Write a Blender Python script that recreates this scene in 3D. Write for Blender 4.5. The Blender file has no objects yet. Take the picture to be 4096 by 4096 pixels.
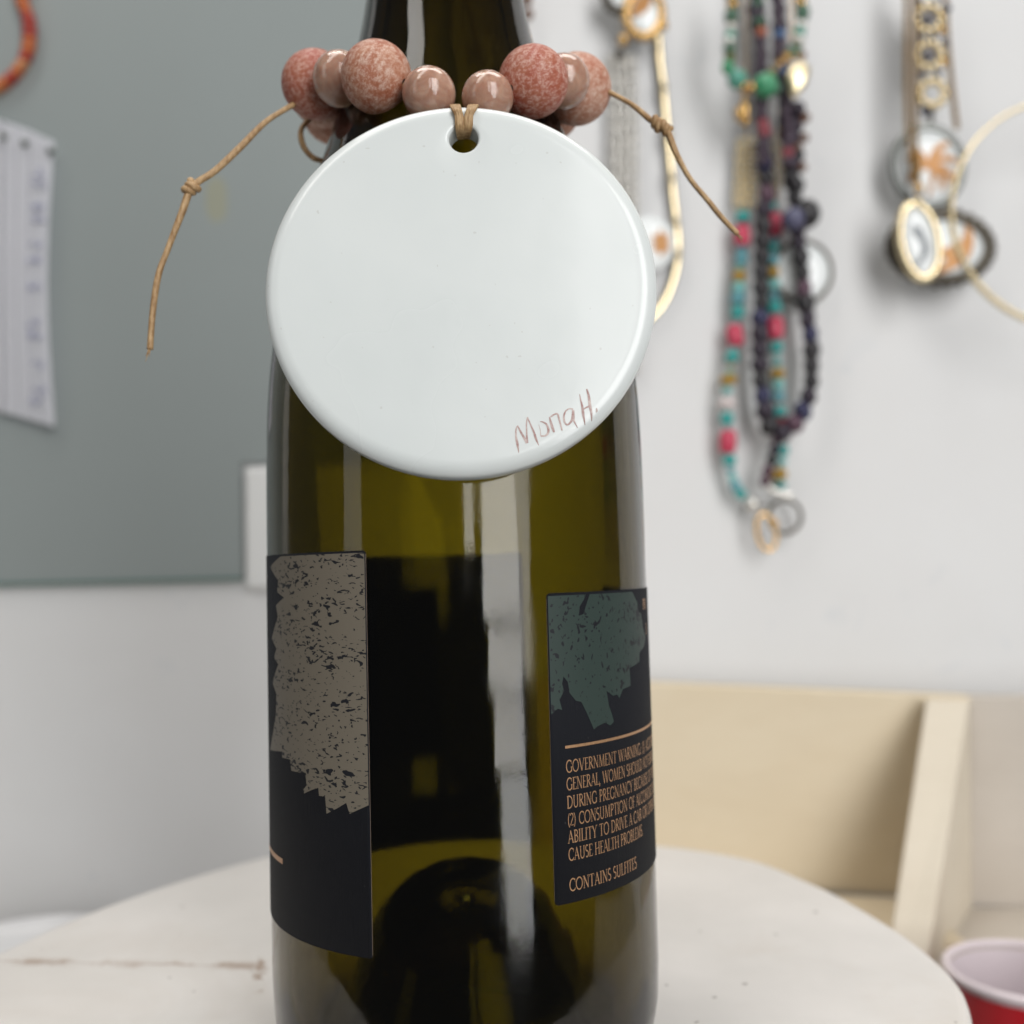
import bpy, bmesh, math, random
from mathutils import Vector, Matrix
S = bpy.context.scene
COL = S.collection
rnd = random.Random(11)
R_ = math.radians

# ------------------------------------------------------------------ camera
F_PX, D0 = 4000.0, 0.2157
CAM = Vector((D0*math.tan(R_(3.15)), -D0, 0.098))
PIT, ROL = R_(3.33), R_(1.5)
FW = Vector((0, math.cos(PIT), math.sin(PIT)))
U0 = Vector((0, -math.sin(PIT), math.cos(PIT))); R0 = Vector((1, 0, 0))
UP = U0*math.cos(ROL) + R0*math.sin(ROL)
RT = R0*math.cos(ROL) - U0*math.sin(ROL)
cd = bpy.data.cameras.new("camera"); cam = bpy.data.objects.new("camera", cd); COL.objects.link(cam)
m = Matrix.Identity(4)
for i, v in enumerate((RT, UP, -FW)):
    for j in range(3): m[j][i] = v[j]
m.translation = CAM
cam.matrix_world = m
cd.sensor_width = 36; cd.lens = F_PX/4096*36; cd.clip_start = 0.005; cd.clip_end = 50
cd.dof.use_dof = True; cd.dof.focus_distance = 0.176; cd.dof.aperture_fstop = 11.0
S.camera = cam

# ------------------------------------------------------------------ world and lamps
w = bpy.data.worlds.new("World"); S.world = w; w.use_nodes = True
bg = w.node_tree.nodes["Background"]; bg.inputs[0].default_value = (0.96, 0.98, 1.0, 1); bg.inputs[1].default_value = 0.07

def lamp(name, loc, look, sx, sy, power, color):
    l = bpy.data.lights.new(name, 'AREA'); l.shape = 'RECTANGLE'; l.size = sx; l.size_y = sy
    l.energy = power; l.color = color
    o = bpy.data.objects.new(name, l); COL.objects.link(o); o.location = loc
    d = Vector(look) - Vector(loc)
    o.rotation_euler = d.to_track_quat('-Z', 'Y').to_euler()
    return o
def at_dir(az, el, dist):                                  # az measured to the right of the camera side of the bottle
    a, e = R_(az), R_(el)
    return Vector((math.sin(a)*math.cos(e)*dist, -math.cos(a)*math.cos(e)*dist, 0.11+math.sin(e)*dist))
TGT = (0, 0, 0.11)
def window_fill_pane(az, width, e0, e1, rad, dist=1.6, c=(1.0, 0.992, 0.98)):      # an upright pane seen from the bottle between two heights
    z0, z1 = dist*math.tan(R_(e0)), dist*math.tan(R_(e1)); wd = 2*dist*math.tan(R_(width/2)); h = z1-z0
    p = at_dir(az, 0, dist); p.z = 0.11+(z0+z1)/2
    lamp("window_fill_light", p, (0, 0, p.z), wd, h, rad*math.pi*wd*h, c)
window_fill_pane(27, 22, -3.5, 43, 6.6)
window_fill_pane(28.6, 19.5, -8, -4.0, 6.0)
window_fill_pane(30.2, 17.5, -12.5, -8.3, 5.4)
window_fill_pane(41.5, 7, -7, 43, 3.2)                               # dimmer strip added to soften the right edge of the window's reflection
window_fill_pane(8.5, 6.5, 1, 43, 4.6)
window_fill_pane(32, 15, -22, -12.8, 4.8, c=(0.96, 0.98, 1.0))
window_fill_pane(-58, 14, -5, 38, 1.0, 2.0)                          # added fill light from the left, where no window is known
lamp("ceiling_tube_light", Vector((-0.60, -0.60, 1.80)), TGT, 0.40, 1.50, 8.5, (1.0, 0.97, 0.92))
lamp("ceiling_panel_light", Vector((0.1, 0.28, 2.4)), (0.1, 0.2, 0), 2.2, 0.8, 30.0, (1.0, 0.965, 0.92))

S.view_settings.view_transform = 'Standard'; S.view_settings.look = 'None'
S.view_settings.exposure = 0.04; S.view_settings.gamma = 1.0
S.cycles.use_denoising = True
S.cycles.caustics_refractive = False; S.cycles.caustics_reflective = False
S.cycles.max_bounces = 20; S.cycles.transmission_bounces = 16; S.cycles.glossy_bounces = 8; S.cycles.transparent_max_bounces = 16
S.cycles.sample_clamp_indirect = 6.0

# ------------------------------------------------------------------ placing helpers
def ray(px, py): return FW + RT*((px-2048)/F_PX) - UP*((py-2048)/F_PX)
def on_y(px, py, Y):
    d = ray(px, py); return CAM + d*((Y-CAM.y)/d.y)
def on_z(px, py, Z):
    d = ray(px, py); return CAM + d*((Z-CAM.z)/d.z)
def at_depth(px, py, dep): return CAM + ray(px, py)*dep
def on_cyl(px, py, r):                                     # (angle, height) where the view through a point meets the bottle
    d = ray(px, py); a = d.x*d.x+d.y*d.y; b = CAM.x*d.x+CAM.y*d.y; c = CAM.x**2+CAM.y**2-r*r
    q = max(b*b-a*c, 0.0); t = (-b-math.sqrt(q))/a; p = CAM+d*t
    return math.atan2(p.x, -p.y), p.z
def cyl_pt(a, z, r): return Vector((math.sin(a)*r, -math.cos(a)*r, z))
def catmull(pts, n=8, closed=False):
    pts = [Vector(p) for p in pts]; N = len(pts); out = []
    rng = range(N if closed else N-1)
    for i in rng:
        if closed: p0, p1, p2, p3 = pts[i-1], pts[i], pts[(i+1) % N], pts[(i+2) % N]
        else: p0, p1, p2, p3 = pts[max(i-1, 0)], pts[i], pts[i+1], pts[min(i+2, N-1)]
        for k in range(n):
            t = k/n
            out.append(0.5*((2*p1)+(p2-p0)*t+(2*p0-5*p1+4*p2-p3)*t*t+(3*p1-p0-3*p2+p3)*t**3))
    if not closed: out.append(pts[-1])
    return out

# ------------------------------------------------------------------ mesh helpers
def link(name, me, mat=None, parent=None):
    o = bpy.data.objects.new(name, me); COL.objects.link(o)
    if mat is not None and not me.materials: me.materials.append(mat)
    if parent is not None: o.parent = parent
    return o
def to_mesh(bm, name, smooth=True):
    bmesh.ops.recalc_face_normals(bm, faces=bm.faces[:])
    me = bpy.data.meshes.new(name); bm.to_mesh(me); bm.free()
    if smooth: me.polygons.foreach_set("use_smooth", [True]*len(me.polygons))
    return me
def obj(name, bm, mat, parent=None, smooth=True): return link(name, to_mesh(bm, name, smooth), mat, parent)
def thing(name, label, cat, loc=(0, 0, 0), group=None):
    o = bpy.data.objects.new(name, None); COL.objects.link(o); o.location = loc; o.empty_display_size = 0.01
    o["label"] = label; o["category"] = cat
    if group: o["group"] = group
    return o
def tag(o, label, cat, group=None):
    o["label"] = label; o["category"] = cat
    if group: o["group"] = group
    return o
def rel(parent, pts):
    off = parent.location if parent is not None else Vector((0, 0, 0))
    return [Vector(p)-off for p in pts]
def add_tube(bm, pts, rad, seg=10, closed=False, flat=1.0):
    pts = [Vector(p) for p in pts]; n = len(pts); rings = []
    ref = None
    for i, p in enumerate(pts):
        if closed: t = pts[(i+1) % n]-pts[i-1]
        else: t = pts[min(i+1, n-1)]-pts[max(i-1, 0)]
        t.normalize()
        if ref is None:
            ref = Vector((0, 1, 0)) if abs(t.y) < 0.9 else Vector((1, 0, 0))
        ref = (ref - t*ref.dot(t)).normalized(); b = t.cross(ref)
        r = rad(i/(n-1)) if callable(rad) else rad
        rings.append([bm.verts.new(p + ref*(math.cos(2*math.pi*k/seg)*r*flat) + b*(math.sin(2*math.pi*k/seg)*r)) for k in range(seg)])
    for i in range(n if closed else n-1):
        a, c = rings[i], rings[(i+1) % n]
        for k in range(seg): bm.faces.new((a[k], a[(k+1) % seg], c[(k+1) % seg], c[k]))
    if not closed:
        bm.faces.new(rings[0][::-1]); bm.faces.new(rings[-1])
def tube(pts, rad, seg=10, closed=False, flat=1.0):
    bm = bmesh.new(); add_tube(bm, pts, rad, seg, closed, flat); return bm
def lathe(profile, seg=96, cx=0, cy=0, closed=False):
    bm = bmesh.new(); rings = []
    for r, z in profile:
        if r < 1e-7: rings.append([bm.verts.new((cx, cy, z))])
        else: rings.append([bm.verts.new((cx+math.sin(2*math.pi*k/seg)*r, cy-math.cos(2*math.pi*k/seg)*r, z)) for k in range(seg)])
    n = len(rings)
    for i in range(n if closed else n-1):
        a, b = rings[i], rings[(i+1) % n]
        if len(a) == 1 and len(b) == 1: continue
        for k in range(seg):
            k2 = (k+1) % seg
            if len(a) == 1: bm.faces.new((a[0], b[k], b[k2]))
            elif len(b) == 1: bm.faces.new((a[k], a[k2], b[0]))
            else: bm.faces.new((a[k], a[k2], b[k2], b[k]))
    return bm
def sphere_bm(seg=24, rings=16):
    bm = bmesh.new(); bmesh.ops.create_uvsphere(bm, u_segments=seg, v_segments=rings, radius=1.0); return bm
def box_bm(lo, hi, bevel=0.0, seg=2):
    bm = bmesh.new(); bmesh.ops.create_cube(bm, size=1.0)
    lo, hi = Vector(lo), Vector(hi)
    for v in bm.verts: v.co = Vector([(lo[i]+hi[i])/2 + v.co[i]*(hi[i]-lo[i]) for i in range(3)])
    if bevel: bmesh.ops.bevel(bm, geom=bm.edges[:], offset=bevel, segments=seg, affect='EDGES', profile=0.5)
    return bm
def hull8(front, back, bevel=0.0):                           # a block from four front corners and four back corners
    bm = bmesh.new(); a = [bm.verts.new(p) for p in front]; b = [bm.verts.new(p) for p in back]
    bm.faces.new(a); bm.faces.new(b[::-1])
    for i in range(4): bm.faces.new((a[i], b[i], b[(i+1) % 4], a[(i+1) % 4]))
    bmesh.ops.recalc_face_normals(bm, faces=bm.faces[:])
    if bevel: bmesh.ops.bevel(bm, geom=bm.edges[:], offset=bevel, segments=2, affect='EDGES', profile=0.5)
    return bm

# ------------------------------------------------------------------ materials
def mat(name, base, rough=0.5, metal=0.0, spec=0.5, **kw):
    M = bpy.data.materials.new(name); M.use_nodes = True
    b = M.node_tree.nodes["Principled BSDF"]
    b.inputs["Base Color"].default_value = (*base, 1); b.inputs["Roughness"].default_value = rough
    b.inputs["Metallic"].default_value = metal; b.inputs["Specular IOR Level"].default_value = spec
    for k, v in kw.items(): b.inputs[k.replace("_", " ")].default_value = v
    return M
class NB:                                                     # short node builder
    def __init__(s, M): s.t = M.node_tree; s.n = s.t.nodes; s.b = s.n["Principled BSDF"]
    def add(s, typ, **kw):
        x = s.n.new(typ)
        for k, v in kw.items(): setattr(x, k, v)
        return x
    def set(s, sock, v):
        if hasattr(v, "node"): s.t.links.new(v, sock)
        elif isinstance(v, tuple) and len(v) == 3 and sock.type == 'RGBA': sock.default_value = (*v, 1)
        else: sock.default_value = v
    def coord(s, kind="Object", scale=(1, 1, 1), rot=(0, 0, 0), loc=(0, 0, 0)):
        c = s.add("ShaderNodeTexCoord"); mp = s.add("ShaderNodeMapping")
        mp.inputs["Scale"].default_value = scale; mp.inputs["Rotation"].default_value = rot; mp.inputs["Location"].default_value = loc
        s.t.links.new(c.outputs[kind], mp.inputs[0]); return mp.outputs[0]
    def noise(s, vec, scale, detail=4, rough=0.55, dist=0.0):
        x = s.add("ShaderNodeTexNoise"); x.inputs["Scale"].default_value = scale; x.inputs["Detail"].default_value = detail
        x.inputs["Roughness"].default_value = rough; x.inputs["Distortion"].default_value = dist
        s.t.links.new(vec, x.inputs["Vector"]); return x.outputs["Fac"]
    def ramp(s, fac, stops, interp='LINEAR'):
        x = s.add("ShaderNodeValToRGB"); x.color_ramp.interpolation = interp
        e = x.color_ramp.elements
        while len(e) < len(stops): e.new(0.5)
        for el, (p, c) in zip(e, stops):
            el.position = p; el.color = (*c, 1) if isinstance(c, tuple) else (c, c, c, 1)
        s.t.links.new(fac, x.inputs[0]); return x.outputs[0]
    def mix(s, fac, a, b):
        x = s.add("ShaderNodeMix", data_type='RGBA'); s.set(x.inputs[0], fac); s.set(x.inputs[6], a); s.set(x.inputs[7], b); return x.outputs[2]
    def math(s, op, a, b=0.0, c=None):
        x = s.add("ShaderNodeMath", operation=op); s.set(x.inputs[0], a); s.set(x.inputs[1], b)
        if c is not None: s.set(x.inputs[2], c)
        return x.outputs[0]
    def bump(s, h, strength, dist):
        x = s.add("ShaderNodeBump"); x.inputs["Strength"].default_value = strength; x.inputs["Distance"].default_value = dist
        s.set(x.inputs["Height"], h); s.t.links.new(x.outputs[0], s.b.inputs["Normal"])
    def base(s, c): s.set(s.b.inputs["Base Color"], c)

def glass_material():
    M = mat("olive_glass", (1, 1, 1), 0.0); nb = NB(M)
    nb.b.inputs["Transmission Weight"].default_value = 1.0; nb.b.inputs["IOR"].default_value = 1.5
    v = nb.add("ShaderNodeVolumeAbsorption"); v.inputs["Color"].default_value = (0.702, 0.664, 0.045, 1); v.inputs["Density"].default_value = 1080
    nb.t.links.new(v.outputs[0], nb.n["Material Output"].inputs["Volume"])
    co = nb.coord("Object", (1, 1, 1))
    smudge = nb.noise(co, 38, 5, 0.6, 0.6)
    fine = nb.noise(nb.coord("Object", (1, 1, 0.7)), 900, 3, 0.6, 0.8)
    geo = nb.add("ShaderNodeNewGeometry"); flat = nb.add("ShaderNodeVectorMath", operation='MULTIPLY'); nb.t.links.new(geo.outputs["Position"], flat.inputs[0]); flat.inputs[1].default_value = (1, 1, 0)
    dt = nb.add("ShaderNodeVectorMath", operation='DOT_PRODUCT'); nb.t.links.new(geo.outputs["True Normal"], dt.inputs[0]); nb.t.links.new(flat.outputs[0], dt.inputs[1])
    outside = nb.math('GREATER_THAN', nb.math('MULTIPLY', dt.outputs["Value"], nb.math('SUBTRACT', 1.0, nb.math('MULTIPLY', geo.outputs["Backfacing"], 2.0))), 0.0)
    sm = nb.math('MULTIPLY', nb.ramp(smudge, [(0.40, 0.0), (0.62, 1.0)]), outside)         # finger smudges lie on the outside only
    nb.set(nb.b.inputs["Roughness"], nb.math('ADD', nb.math('MULTIPLY', sm, 0.11), nb.math('MULTIPLY', nb.math('SUBTRACT', 1.0, outside), 0.075)))
    wob = nb.noise(nb.coord("Object", (1, 1, 0.12)), 70, 2)
    h = nb.math('ADD', nb.math('MULTIPLY', wob, nb.math('SUBTRACT', 1.2, nb.math('MULTIPLY', outside, 0.4))), nb.math('MULTIPLY', nb.math('MULTIPLY', fine, sm), 0.035))
    nb.bump(h, 0.55, 0.0007)
    return M
M_GLASS = glass_material()

def ceramic():
    M = mat("white_glaze", (0.72, 0.79, 0.775), 0.16); nb = NB(M); co = nb.coord()
    n = nb.noise(co, 26, 3)
    c = nb.mix(nb.ramp(n, [(0.35, 0.0), (0.7, 1.0)]), (0.685, 0.717, 0.708), (0.635, 0.672, 0.665))
    pit = nb.ramp(nb.noise(co, 900, 1, 0.3), [(0.79, 0.0), (0.80, 1.0)])
    c = nb.mix(nb.math('MULTIPLY', pit, 0.35), c, (0.45, 0.44, 0.41)); nb.base(c)
    nb.set(nb.b.inputs["Roughness"], nb.math('ADD', 0.18, nb.math('MULTIPLY', n, 0.16)))
    nb.b.inputs["Coat Weight"].default_value = 0.25; nb.b.inputs["Coat Roughness"].default_value = 0.06
    nb.bump(nb.math('ADD', n, nb.math('MULTIPLY', nb.noise(co, 300, 2), 0.06)), 0.25, 0.0015)
    return M
M_CER = ceramic()

def stone(name, a, b, c, seed):
    M = mat(name, a, 0.58); nb = NB(M); co = nb.coord("Object", (1, 1, 1), loc=(seed, seed*2, 0))
    n1 = nb.noise(co, 1.3, 4, 0.6, 0.5)
    n2 = nb.noise(nb.coord("Object", (1, 1, 0.7), rot=(0.4, 0.2, seed), loc=(seed, 0, 0)), 7.5, 8, 0.8, 0.12)
    n3 = nb.noise(co, 30, 5, 0.7)
    col = nb.mix(nb.ramp(n1, [(0.36, 0.0), (0.62, 1.0)]), a, b)
    white = nb.math('MULTIPLY', nb.ramp(n2, [(0.46, 0.0), (0.57, 1.0)]), nb.ramp(n3, [(0.36, 0.15), (0.62, 1.0)]))
    col = nb.mix(nb.math('MULTIPLY', white, 0.92), col, c)
    dark = nb.ramp(n2, [(0.34, 1.0), (0.44, 0.0)])
    col = nb.mix(nb.math('MULTIPLY', dark, 0.55), col, (0.20, 0.06, 0.035))
    nb.base(col); nb.bump(nb.math('ADD', nb.math('MULTIPLY', n3, 0.6), n2), 0.16, 0.03)
    return M
M_STONE = [stone("frosted_pink_stone", (0.35, 0.105, 0.05), (0.43, 0.185, 0.105), (0.70, 0.53, 0.44), 0.0),
           stone("frosted_red_stone", (0.34, 0.062, 0.032), (0.38, 0.115, 0.06), (0.66, 0.46, 0.39), 3.7),
           stone("frosted_peach_stone", (0.42, 0.15, 0.085), (0.45, 0.22, 0.14), (0.70, 0.54, 0.45), 7.3)]
def quartz():
    M = mat("smoky_rose_quartz", (0.40, 0.245, 0.19), 0.05); nb = NB(M); co = nb.coord()
    n = nb.noise(co, 1.8, 4, 0.6, 0.8)
    nb.base(nb.mix(nb.ramp(n, [(0.38, 0.0), (0.66, 1.0)]), (0.44, 0.255, 0.185), (0.58, 0.385, 0.29)))
    nb.b.inputs["Subsurface Weight"].default_value = 0.75; nb.b.inputs["Subsurface Radius"].default_value = (1.0, 0.6, 0.45)
    nb.b.inputs["Subsurface Scale"].default_value = 0.006
    nb.b.inputs["Transmission Weight"].default_value = 0.22; nb.b.inputs["IOR"].default_value = 1.54
    nb.b.inputs["Coat Weight"].default_value = 0.15; nb.b.inputs["Coat Roughness"].default_value = 0.02
    return M
M_QTZ = quartz()
def cordmat():
    M = mat("waxed_tan_cord", (0.36, 0.22, 0.10), 0.55); nb = NB(M)
    n = nb.noise(nb.coord("Object", (1, 1, 0.35)), 1500, 4, 0.6); n2 = nb.noise(nb.coord(), 220, 3)
    nb.base(nb.mix(nb.ramp(nb.math('ADD', nb.math('MULTIPLY', n, 0.6), nb.math('MULTIPLY', n2, 0.4)), [(0.38, 0.0), (0.62, 1.0)]), (0.27, 0.15, 0.06), (0.52, 0.35, 0.18)))
    nb.bump(n, 0.5, 0.0003); return M
M_CORD = cordmat()
M_SIGN = mat("faded_brown_ink", (0.40, 0.24, 0.215), 0.25)
_nb = NB(M_SIGN); _nb.base(_nb.mix(_nb.ramp(_nb.noise(_nb.coord(), 620, 3, 0.7), [(0.36, 0.0), (0.66, 1.0)]), (0.33, 0.185, 0.17), (0.60, 0.50, 0.47)))
def papermat(name, base):
    M = mat(name, base, 0.68, spec=0.16); nb = NB(M)
    n = nb.noise(nb.coord("UV", (1, 0.02, 1)), 5, 3); g = nb.noise(nb.coord("UV"), 9, 4, 0.7)
    dust = nb.ramp(nb.noise(nb.coord('UV', (1, 1, 1)), 1.9, 1, 0.3), [(0.80, 0.0), (0.82, 1.0)])
    nb.base(nb.mix(nb.math('MULTIPLY', dust, 0.4), nb.mix(g, tuple(x*0.6 for x in base), tuple(x*1.5 for x in base)), (0.12, 0.115, 0.11)))
    nb.bump(nb.math('ADD', n, nb.math('MULTIPLY', g, 0.7)), 0.45, 0.0003); return M
M_LABEL = papermat("navy_black_paper", (0.0072, 0.0080, 0.0112))
def printmat(name, base, dens, stretch, rot):
    M = mat(name, base, 0.55, spec=0.35); nb = NB(M)
    g = nb.noise(nb.coord("UV"), 10, 4, 0.75)
    f1 = nb.noise(nb.coord("UV", stretch, rot=(0, 0, rot)), 0.72, 1.5, 0.45, 0.7)
    f2 = nb.noise(nb.coord("UV", stretch, rot=(0, 0, rot+0.3), loc=(31, 7, 0)), 1.25, 1, 0.4, 0.6)
    band = nb.noise(nb.coord("UV", (0.05, 0.22, 1)), 1.0, 2)
    t = nb.math('ADD', nb.math('MAXIMUM', f1, nb.math('SUBTRACT', f2, 0.03)), nb.math('MULTIPLY', nb.math('SUBTRACT', band, 0.5), 0.30))
    holes = nb.ramp(t, [(dens, 0.0), (dens+0.012, 1.0)])
    col = nb.mix(g, tuple(x*0.8 for x in base), tuple(x*1.2 for x in base))
    nb.base(nb.mix(holes, col, (0.0072, 0.0080, 0.0112)))
    nb.bump(g, 0.15, 0.0001); return M
M_TAUPE = printmat("taupe_brush_print", (0.150, 0.130, 0.100), 0.632, (0.72, 1.5, 1), 0.38)
M_GREEN = printmat("dark_green_brush_print", (0.027, 0.044, 0.038), 0.640, (0.95, 0.8, 1), -0.3)
def coppermat():
    M = mat("copper_foil", (0.55, 0.30, 0.15), 0.42, 0.55); nb = NB(M)
    nb.base(nb.mix(nb.noise(nb.coord(), 2500, 3, 0.7), (0.30, 0.15, 0.07), (0.72, 0.44, 0.25))); return M
M_COPPER = coppermat()
def wallmat():
    M = mat("white_wall_paint", (0.72, 0.72, 0.72), 0.7, spec=0.3); nb = NB(M); co = nb.coord()
    n = nb.noise(co, 14, 4, 0.6); s = nb.ramp(nb.noise(co, 34, 3, 0.6, 1.0), [(0.66, 0.0), (0.76, 1.0)])
    c = nb.mix(n, (0.70, 0.695, 0.69), (0.745, 0.75, 0.755))
    nb.base(nb.mix(nb.math('MULTIPLY', s, 0.3), c, (0.50, 0.55, 0.60))); nb.bump(nb.noise(co, 300, 4), 0.08, 0.0006); return M
M_WALL = wallmat()
def panelmat():
    M = mat("grey_green_panel", (0.225, 0.25, 0.245), 0.30, spec=0.45); nb = NB(M); co = nb.coord()
    n = nb.noise(co, 9, 3)
    c = nb.mix(n, (0.268, 0.296, 0.291), (0.293, 0.326, 0.325))
    p = on_y(865, 795, PANEL_Y)                                # a yellowish stain on the panel; the panel's own origin is at (-0.2, 0.1)
    mp = nb.coord("Object", (1/0.0065, 0.0, 1/0.0140), loc=(-(p.x+0.2)/0.0065, 0, -(p.z-0.1)/0.0140))
    vl = nb.add("ShaderNodeVectorMath", operation='LENGTH'); nb.t.links.new(mp, vl.inputs[0])
    st = nb.ramp(nb.math('ADD', vl.outputs["Value"], nb.math('MULTIPLY', nb.math('SUBTRACT', nb.noise(co, 90, 3), 0.5), 0.5)), [(0.75, 1.0), (1.0, 0.0)])
    nb.base(nb.mix(nb.math('MULTIPLY', st, 0.6), c, (0.33, 0.32, 0.21))); return M
WALL_Y = 0.290; PANEL_Y = WALL_Y-0.004
M_PANEL = panelmat()
def tabletop():
    M = mat("old_white_paint", (0.66, 0.62, 0.585), 0.42); nb = NB(M); co = nb.coord()
    n = nb.noise(co, 22, 4, 0.6)
    c = nb.mix(nb.ramp(n, [(0.35, 0.0), (0.7, 1.0)]), (0.66, 0.635, 0.605), (0.74, 0.71, 0.68))
    xyz = nb.add("ShaderNodeSeparateXYZ"); nb.t.links.new(co, xyz.inputs[0])
    X, Y = xyz.outputs[0], xyz.outputs[1]
    a = on_z(30, 3845, 0); b = on_z(1040, 3865, 0)
    sl = (b.y-a.y)/(b.x-a.x)
    line = nb.math('SUBTRACT', Y, nb.math('ADD', nb.math('MULTIPLY', X, sl), a.y-sl*a.x))
    wig = nb.math('MULTIPLY', nb.math('SUBTRACT', nb.noise(co, 120, 3), 0.5), 0.0035)
    d = nb.math('ABSOLUTE', nb.math('ADD', line, wig))
    left = nb.ramp(nb.math('MULTIPLY', nb.math('ADD', X, 0.2), 5.0), [((b.x+0.2)*5-0.01, 1.0), ((b.x+0.2)*5+0.005, 0.0)])
    crack = nb.math('MULTIPLY', nb.ramp(nb.math('MULTIPLY', d, 1000), [(0.20, 1.0), (0.60, 0.0)]), left)
    halo = nb.math('MULTIPLY', nb.math('MULTIPLY', nb.ramp(nb.math('MULTIPLY', d, 250), [(0.08, 1.0), (0.85, 0.0)]), left), nb.ramp(nb.noise(co, 75, 4, 0.7), [(0.44, 0.0), (0.56, 1.0)]))
    q = on_z(1040, 3895, 0); qt = on_z(1048, 3790, 0); qb = on_z(1034, 3990, 0); kx = (qt.x-qb.x)/(qt.y-qb.y)
    d2 = nb.math('ABSOLUTE', nb.math('ADD', nb.math('SUBTRACT', nb.math('SUBTRACT', X, q.x), nb.math('MULTIPLY', nb.math('SUBTRACT', Y, q.y), kx)), nb.math('MULTIPLY', nb.math('SUBTRACT', nb.noise(co, 240, 3), 0.5), 0.006)))
    win = nb.ramp(nb.math('MULTIPLY', nb.math('ABSOLUTE', nb.math('SUBTRACT', Y, q.y)), 1000), [(0.0, 1.0), (0.9, 0.0)])
    near = nb.math('MULTIPLY', nb.ramp(nb.math('MULTIPLY', nb.math('ABSOLUTE', nb.math('SUBTRACT', Y, q.y)), 50), [(0.42, 1.0), (0.60, 0.0)]),
                   nb.math('MULTIPLY', nb.ramp(nb.math('MULTIPLY', d2, 400), [(0.2, 1.0), (0.62, 0.0)]), nb.ramp(nb.noise(co, 300, 2), [(0.44, 0.0), (0.54, 1.0)])))
    brk = nb.ramp(nb.noise(co, 55, 4, 0.7), [(0.40, 0.25), (0.58, 1.0)])
    wear = nb.math('MAXIMUM', nb.math('MAXIMUM', nb.math('MULTIPLY', nb.math('MULTIPLY', crack, brk), 0.85), nb.math('MULTIPLY', halo, 0.7)), nb.math('MULTIPLY', near, 0.8))
    spk = nb.ramp(nb.noise(co, 260, 1, 0.3), [(0.775, 0.0), (0.79, 1.0)])
    blot = nb.ramp(nb.noise(co, 16, 5, 0.65, 0.6), [(0.52, 0.0), (0.74, 1.0)])
    c = nb.mix(nb.math('MULTIPLY', blot, 0.35), c, (0.56, 0.49, 0.42))
    c = nb.mix(wear, c, (0.30, 0.19, 0.12)); c = nb.mix(nb.math('MULTIPLY', spk, 0.6), c, (0.20, 0.17, 0.15)); nb.base(c)
    brush = nb.noise(nb.coord("Object", (0.25, 1, 1), rot=(0, 0, 0.2)), 160, 3)
    nb.bump(nb.math('SUBTRACT', nb.math('ADD', nb.math('MULTIPLY', brush, 0.3), n), nb.math('MULTIPLY', wear, 1.5)), 0.22, 0.0008)
    return M
M_TABLE = tabletop()
def plywood(name, a, b):
    M = mat(name, a, 0.6, spec=0.3); nb = NB(M)
    n = nb.noise(nb.coord("Object", (1, 1, 2.5)), 18, 4, 0.6, 0.7); g = nb.noise(nb.coord("Object", (1, 1, 12)), 40, 3)
    nb.base(nb.mix(nb.math('ADD', nb.math('MULTIPLY', n, 0.7), nb.math('MULTIPLY', g, 0.3)), a, b)); return M
M_PLY = plywood("bare_plywood", (0.62, 0.515, 0.36), (0.74, 0.655, 0.505))
M_PLYEDGE = plywood("pale_painted_edge", (0.60, 0.53, 0.42), (0.74, 0.675, 0.565))
M_PLYGREY = plywood("grey_plywood", (0.48, 0.43, 0.37), (0.60, 0.55, 0.49))  # greyer, darker plywood for the parts right of the divider
M_RED = mat("red_plastic", (0.42, 0.004, 0.012), 0.28); M_CUPIN = mat("white_plastic", (0.72, 0.64, 0.67), 0.35)
M_TUB = mat("white_tub_plastic", (0.70, 0.70, 0.71), 0.3)
M_BLOCK = mat("white_block_plastic", (0.72, 0.725, 0.715), 0.5)
M_SHEET = mat("white_sheet_paper", (0.84, 0.84, 0.88), 0.75, spec=0.2)
M_INK = mat("blue_grey_ink", (0.36, 0.37, 0.50), 0.7)
M_PIN = mat("dark_pin_metal", (0.10, 0.12, 0.10), 0.35, 0.6)
M_GOLD = mat("gold_metal", (0.62, 0.39, 0.15), 0.20, 1.0)
M_PALEGOLD = mat("pale_gold_metal", (0.80, 0.67, 0.43), 0.24, 1.0)
M_SILVER = mat("silver_metal", (0.74, 0.72, 0.68), 0.28, 1.0)
M_DARKMETAL = mat("oxidised_metal", (0.09, 0.08, 0.065), 0.35, 0.8)
M_GREYMETAL = mat("grey_bezel_metal", (0.20, 0.21, 0.20), 0.25, 0.9)
M_ENAMEL = mat("white_enamel", (0.86, 0.89, 0.89), 0.10)
M_AMBERGOLD = mat("gold_painted_glaze", (0.34, 0.155, 0.04), 0.35, 0.3)
M_CHAIN = mat("antique_gold_chain", (0.26, 0.155, 0.05), 0.25, 1.0)
M_MOTIF = mat("grey_painted_glaze", (0.13, 0.15, 0.17), 0.3)
M_BENCH = mat("bench_laminate", (0.45, 0.43, 0.40), 0.6)
M_EDGE = mat("green_glass_edge", (0.13, 0.20, 0.18), 0.2)

# ================================================================== the setting
def slab(name, lo, hi, M, kind="structure", bevel=0.0):
    o = obj(name, box_bm(lo, hi, bevel), M, smooth=False); o["kind"] = kind; return o
slab("wall", (-0.75, WALL_Y, -0.21), (0.75, WALL_Y+0.05, 0.75), M_WALL)
slab("workbench_surface", (-0.75, -0.12, -0.215), (0.75, WALL_Y, -0.195), M_BENCH)

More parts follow.
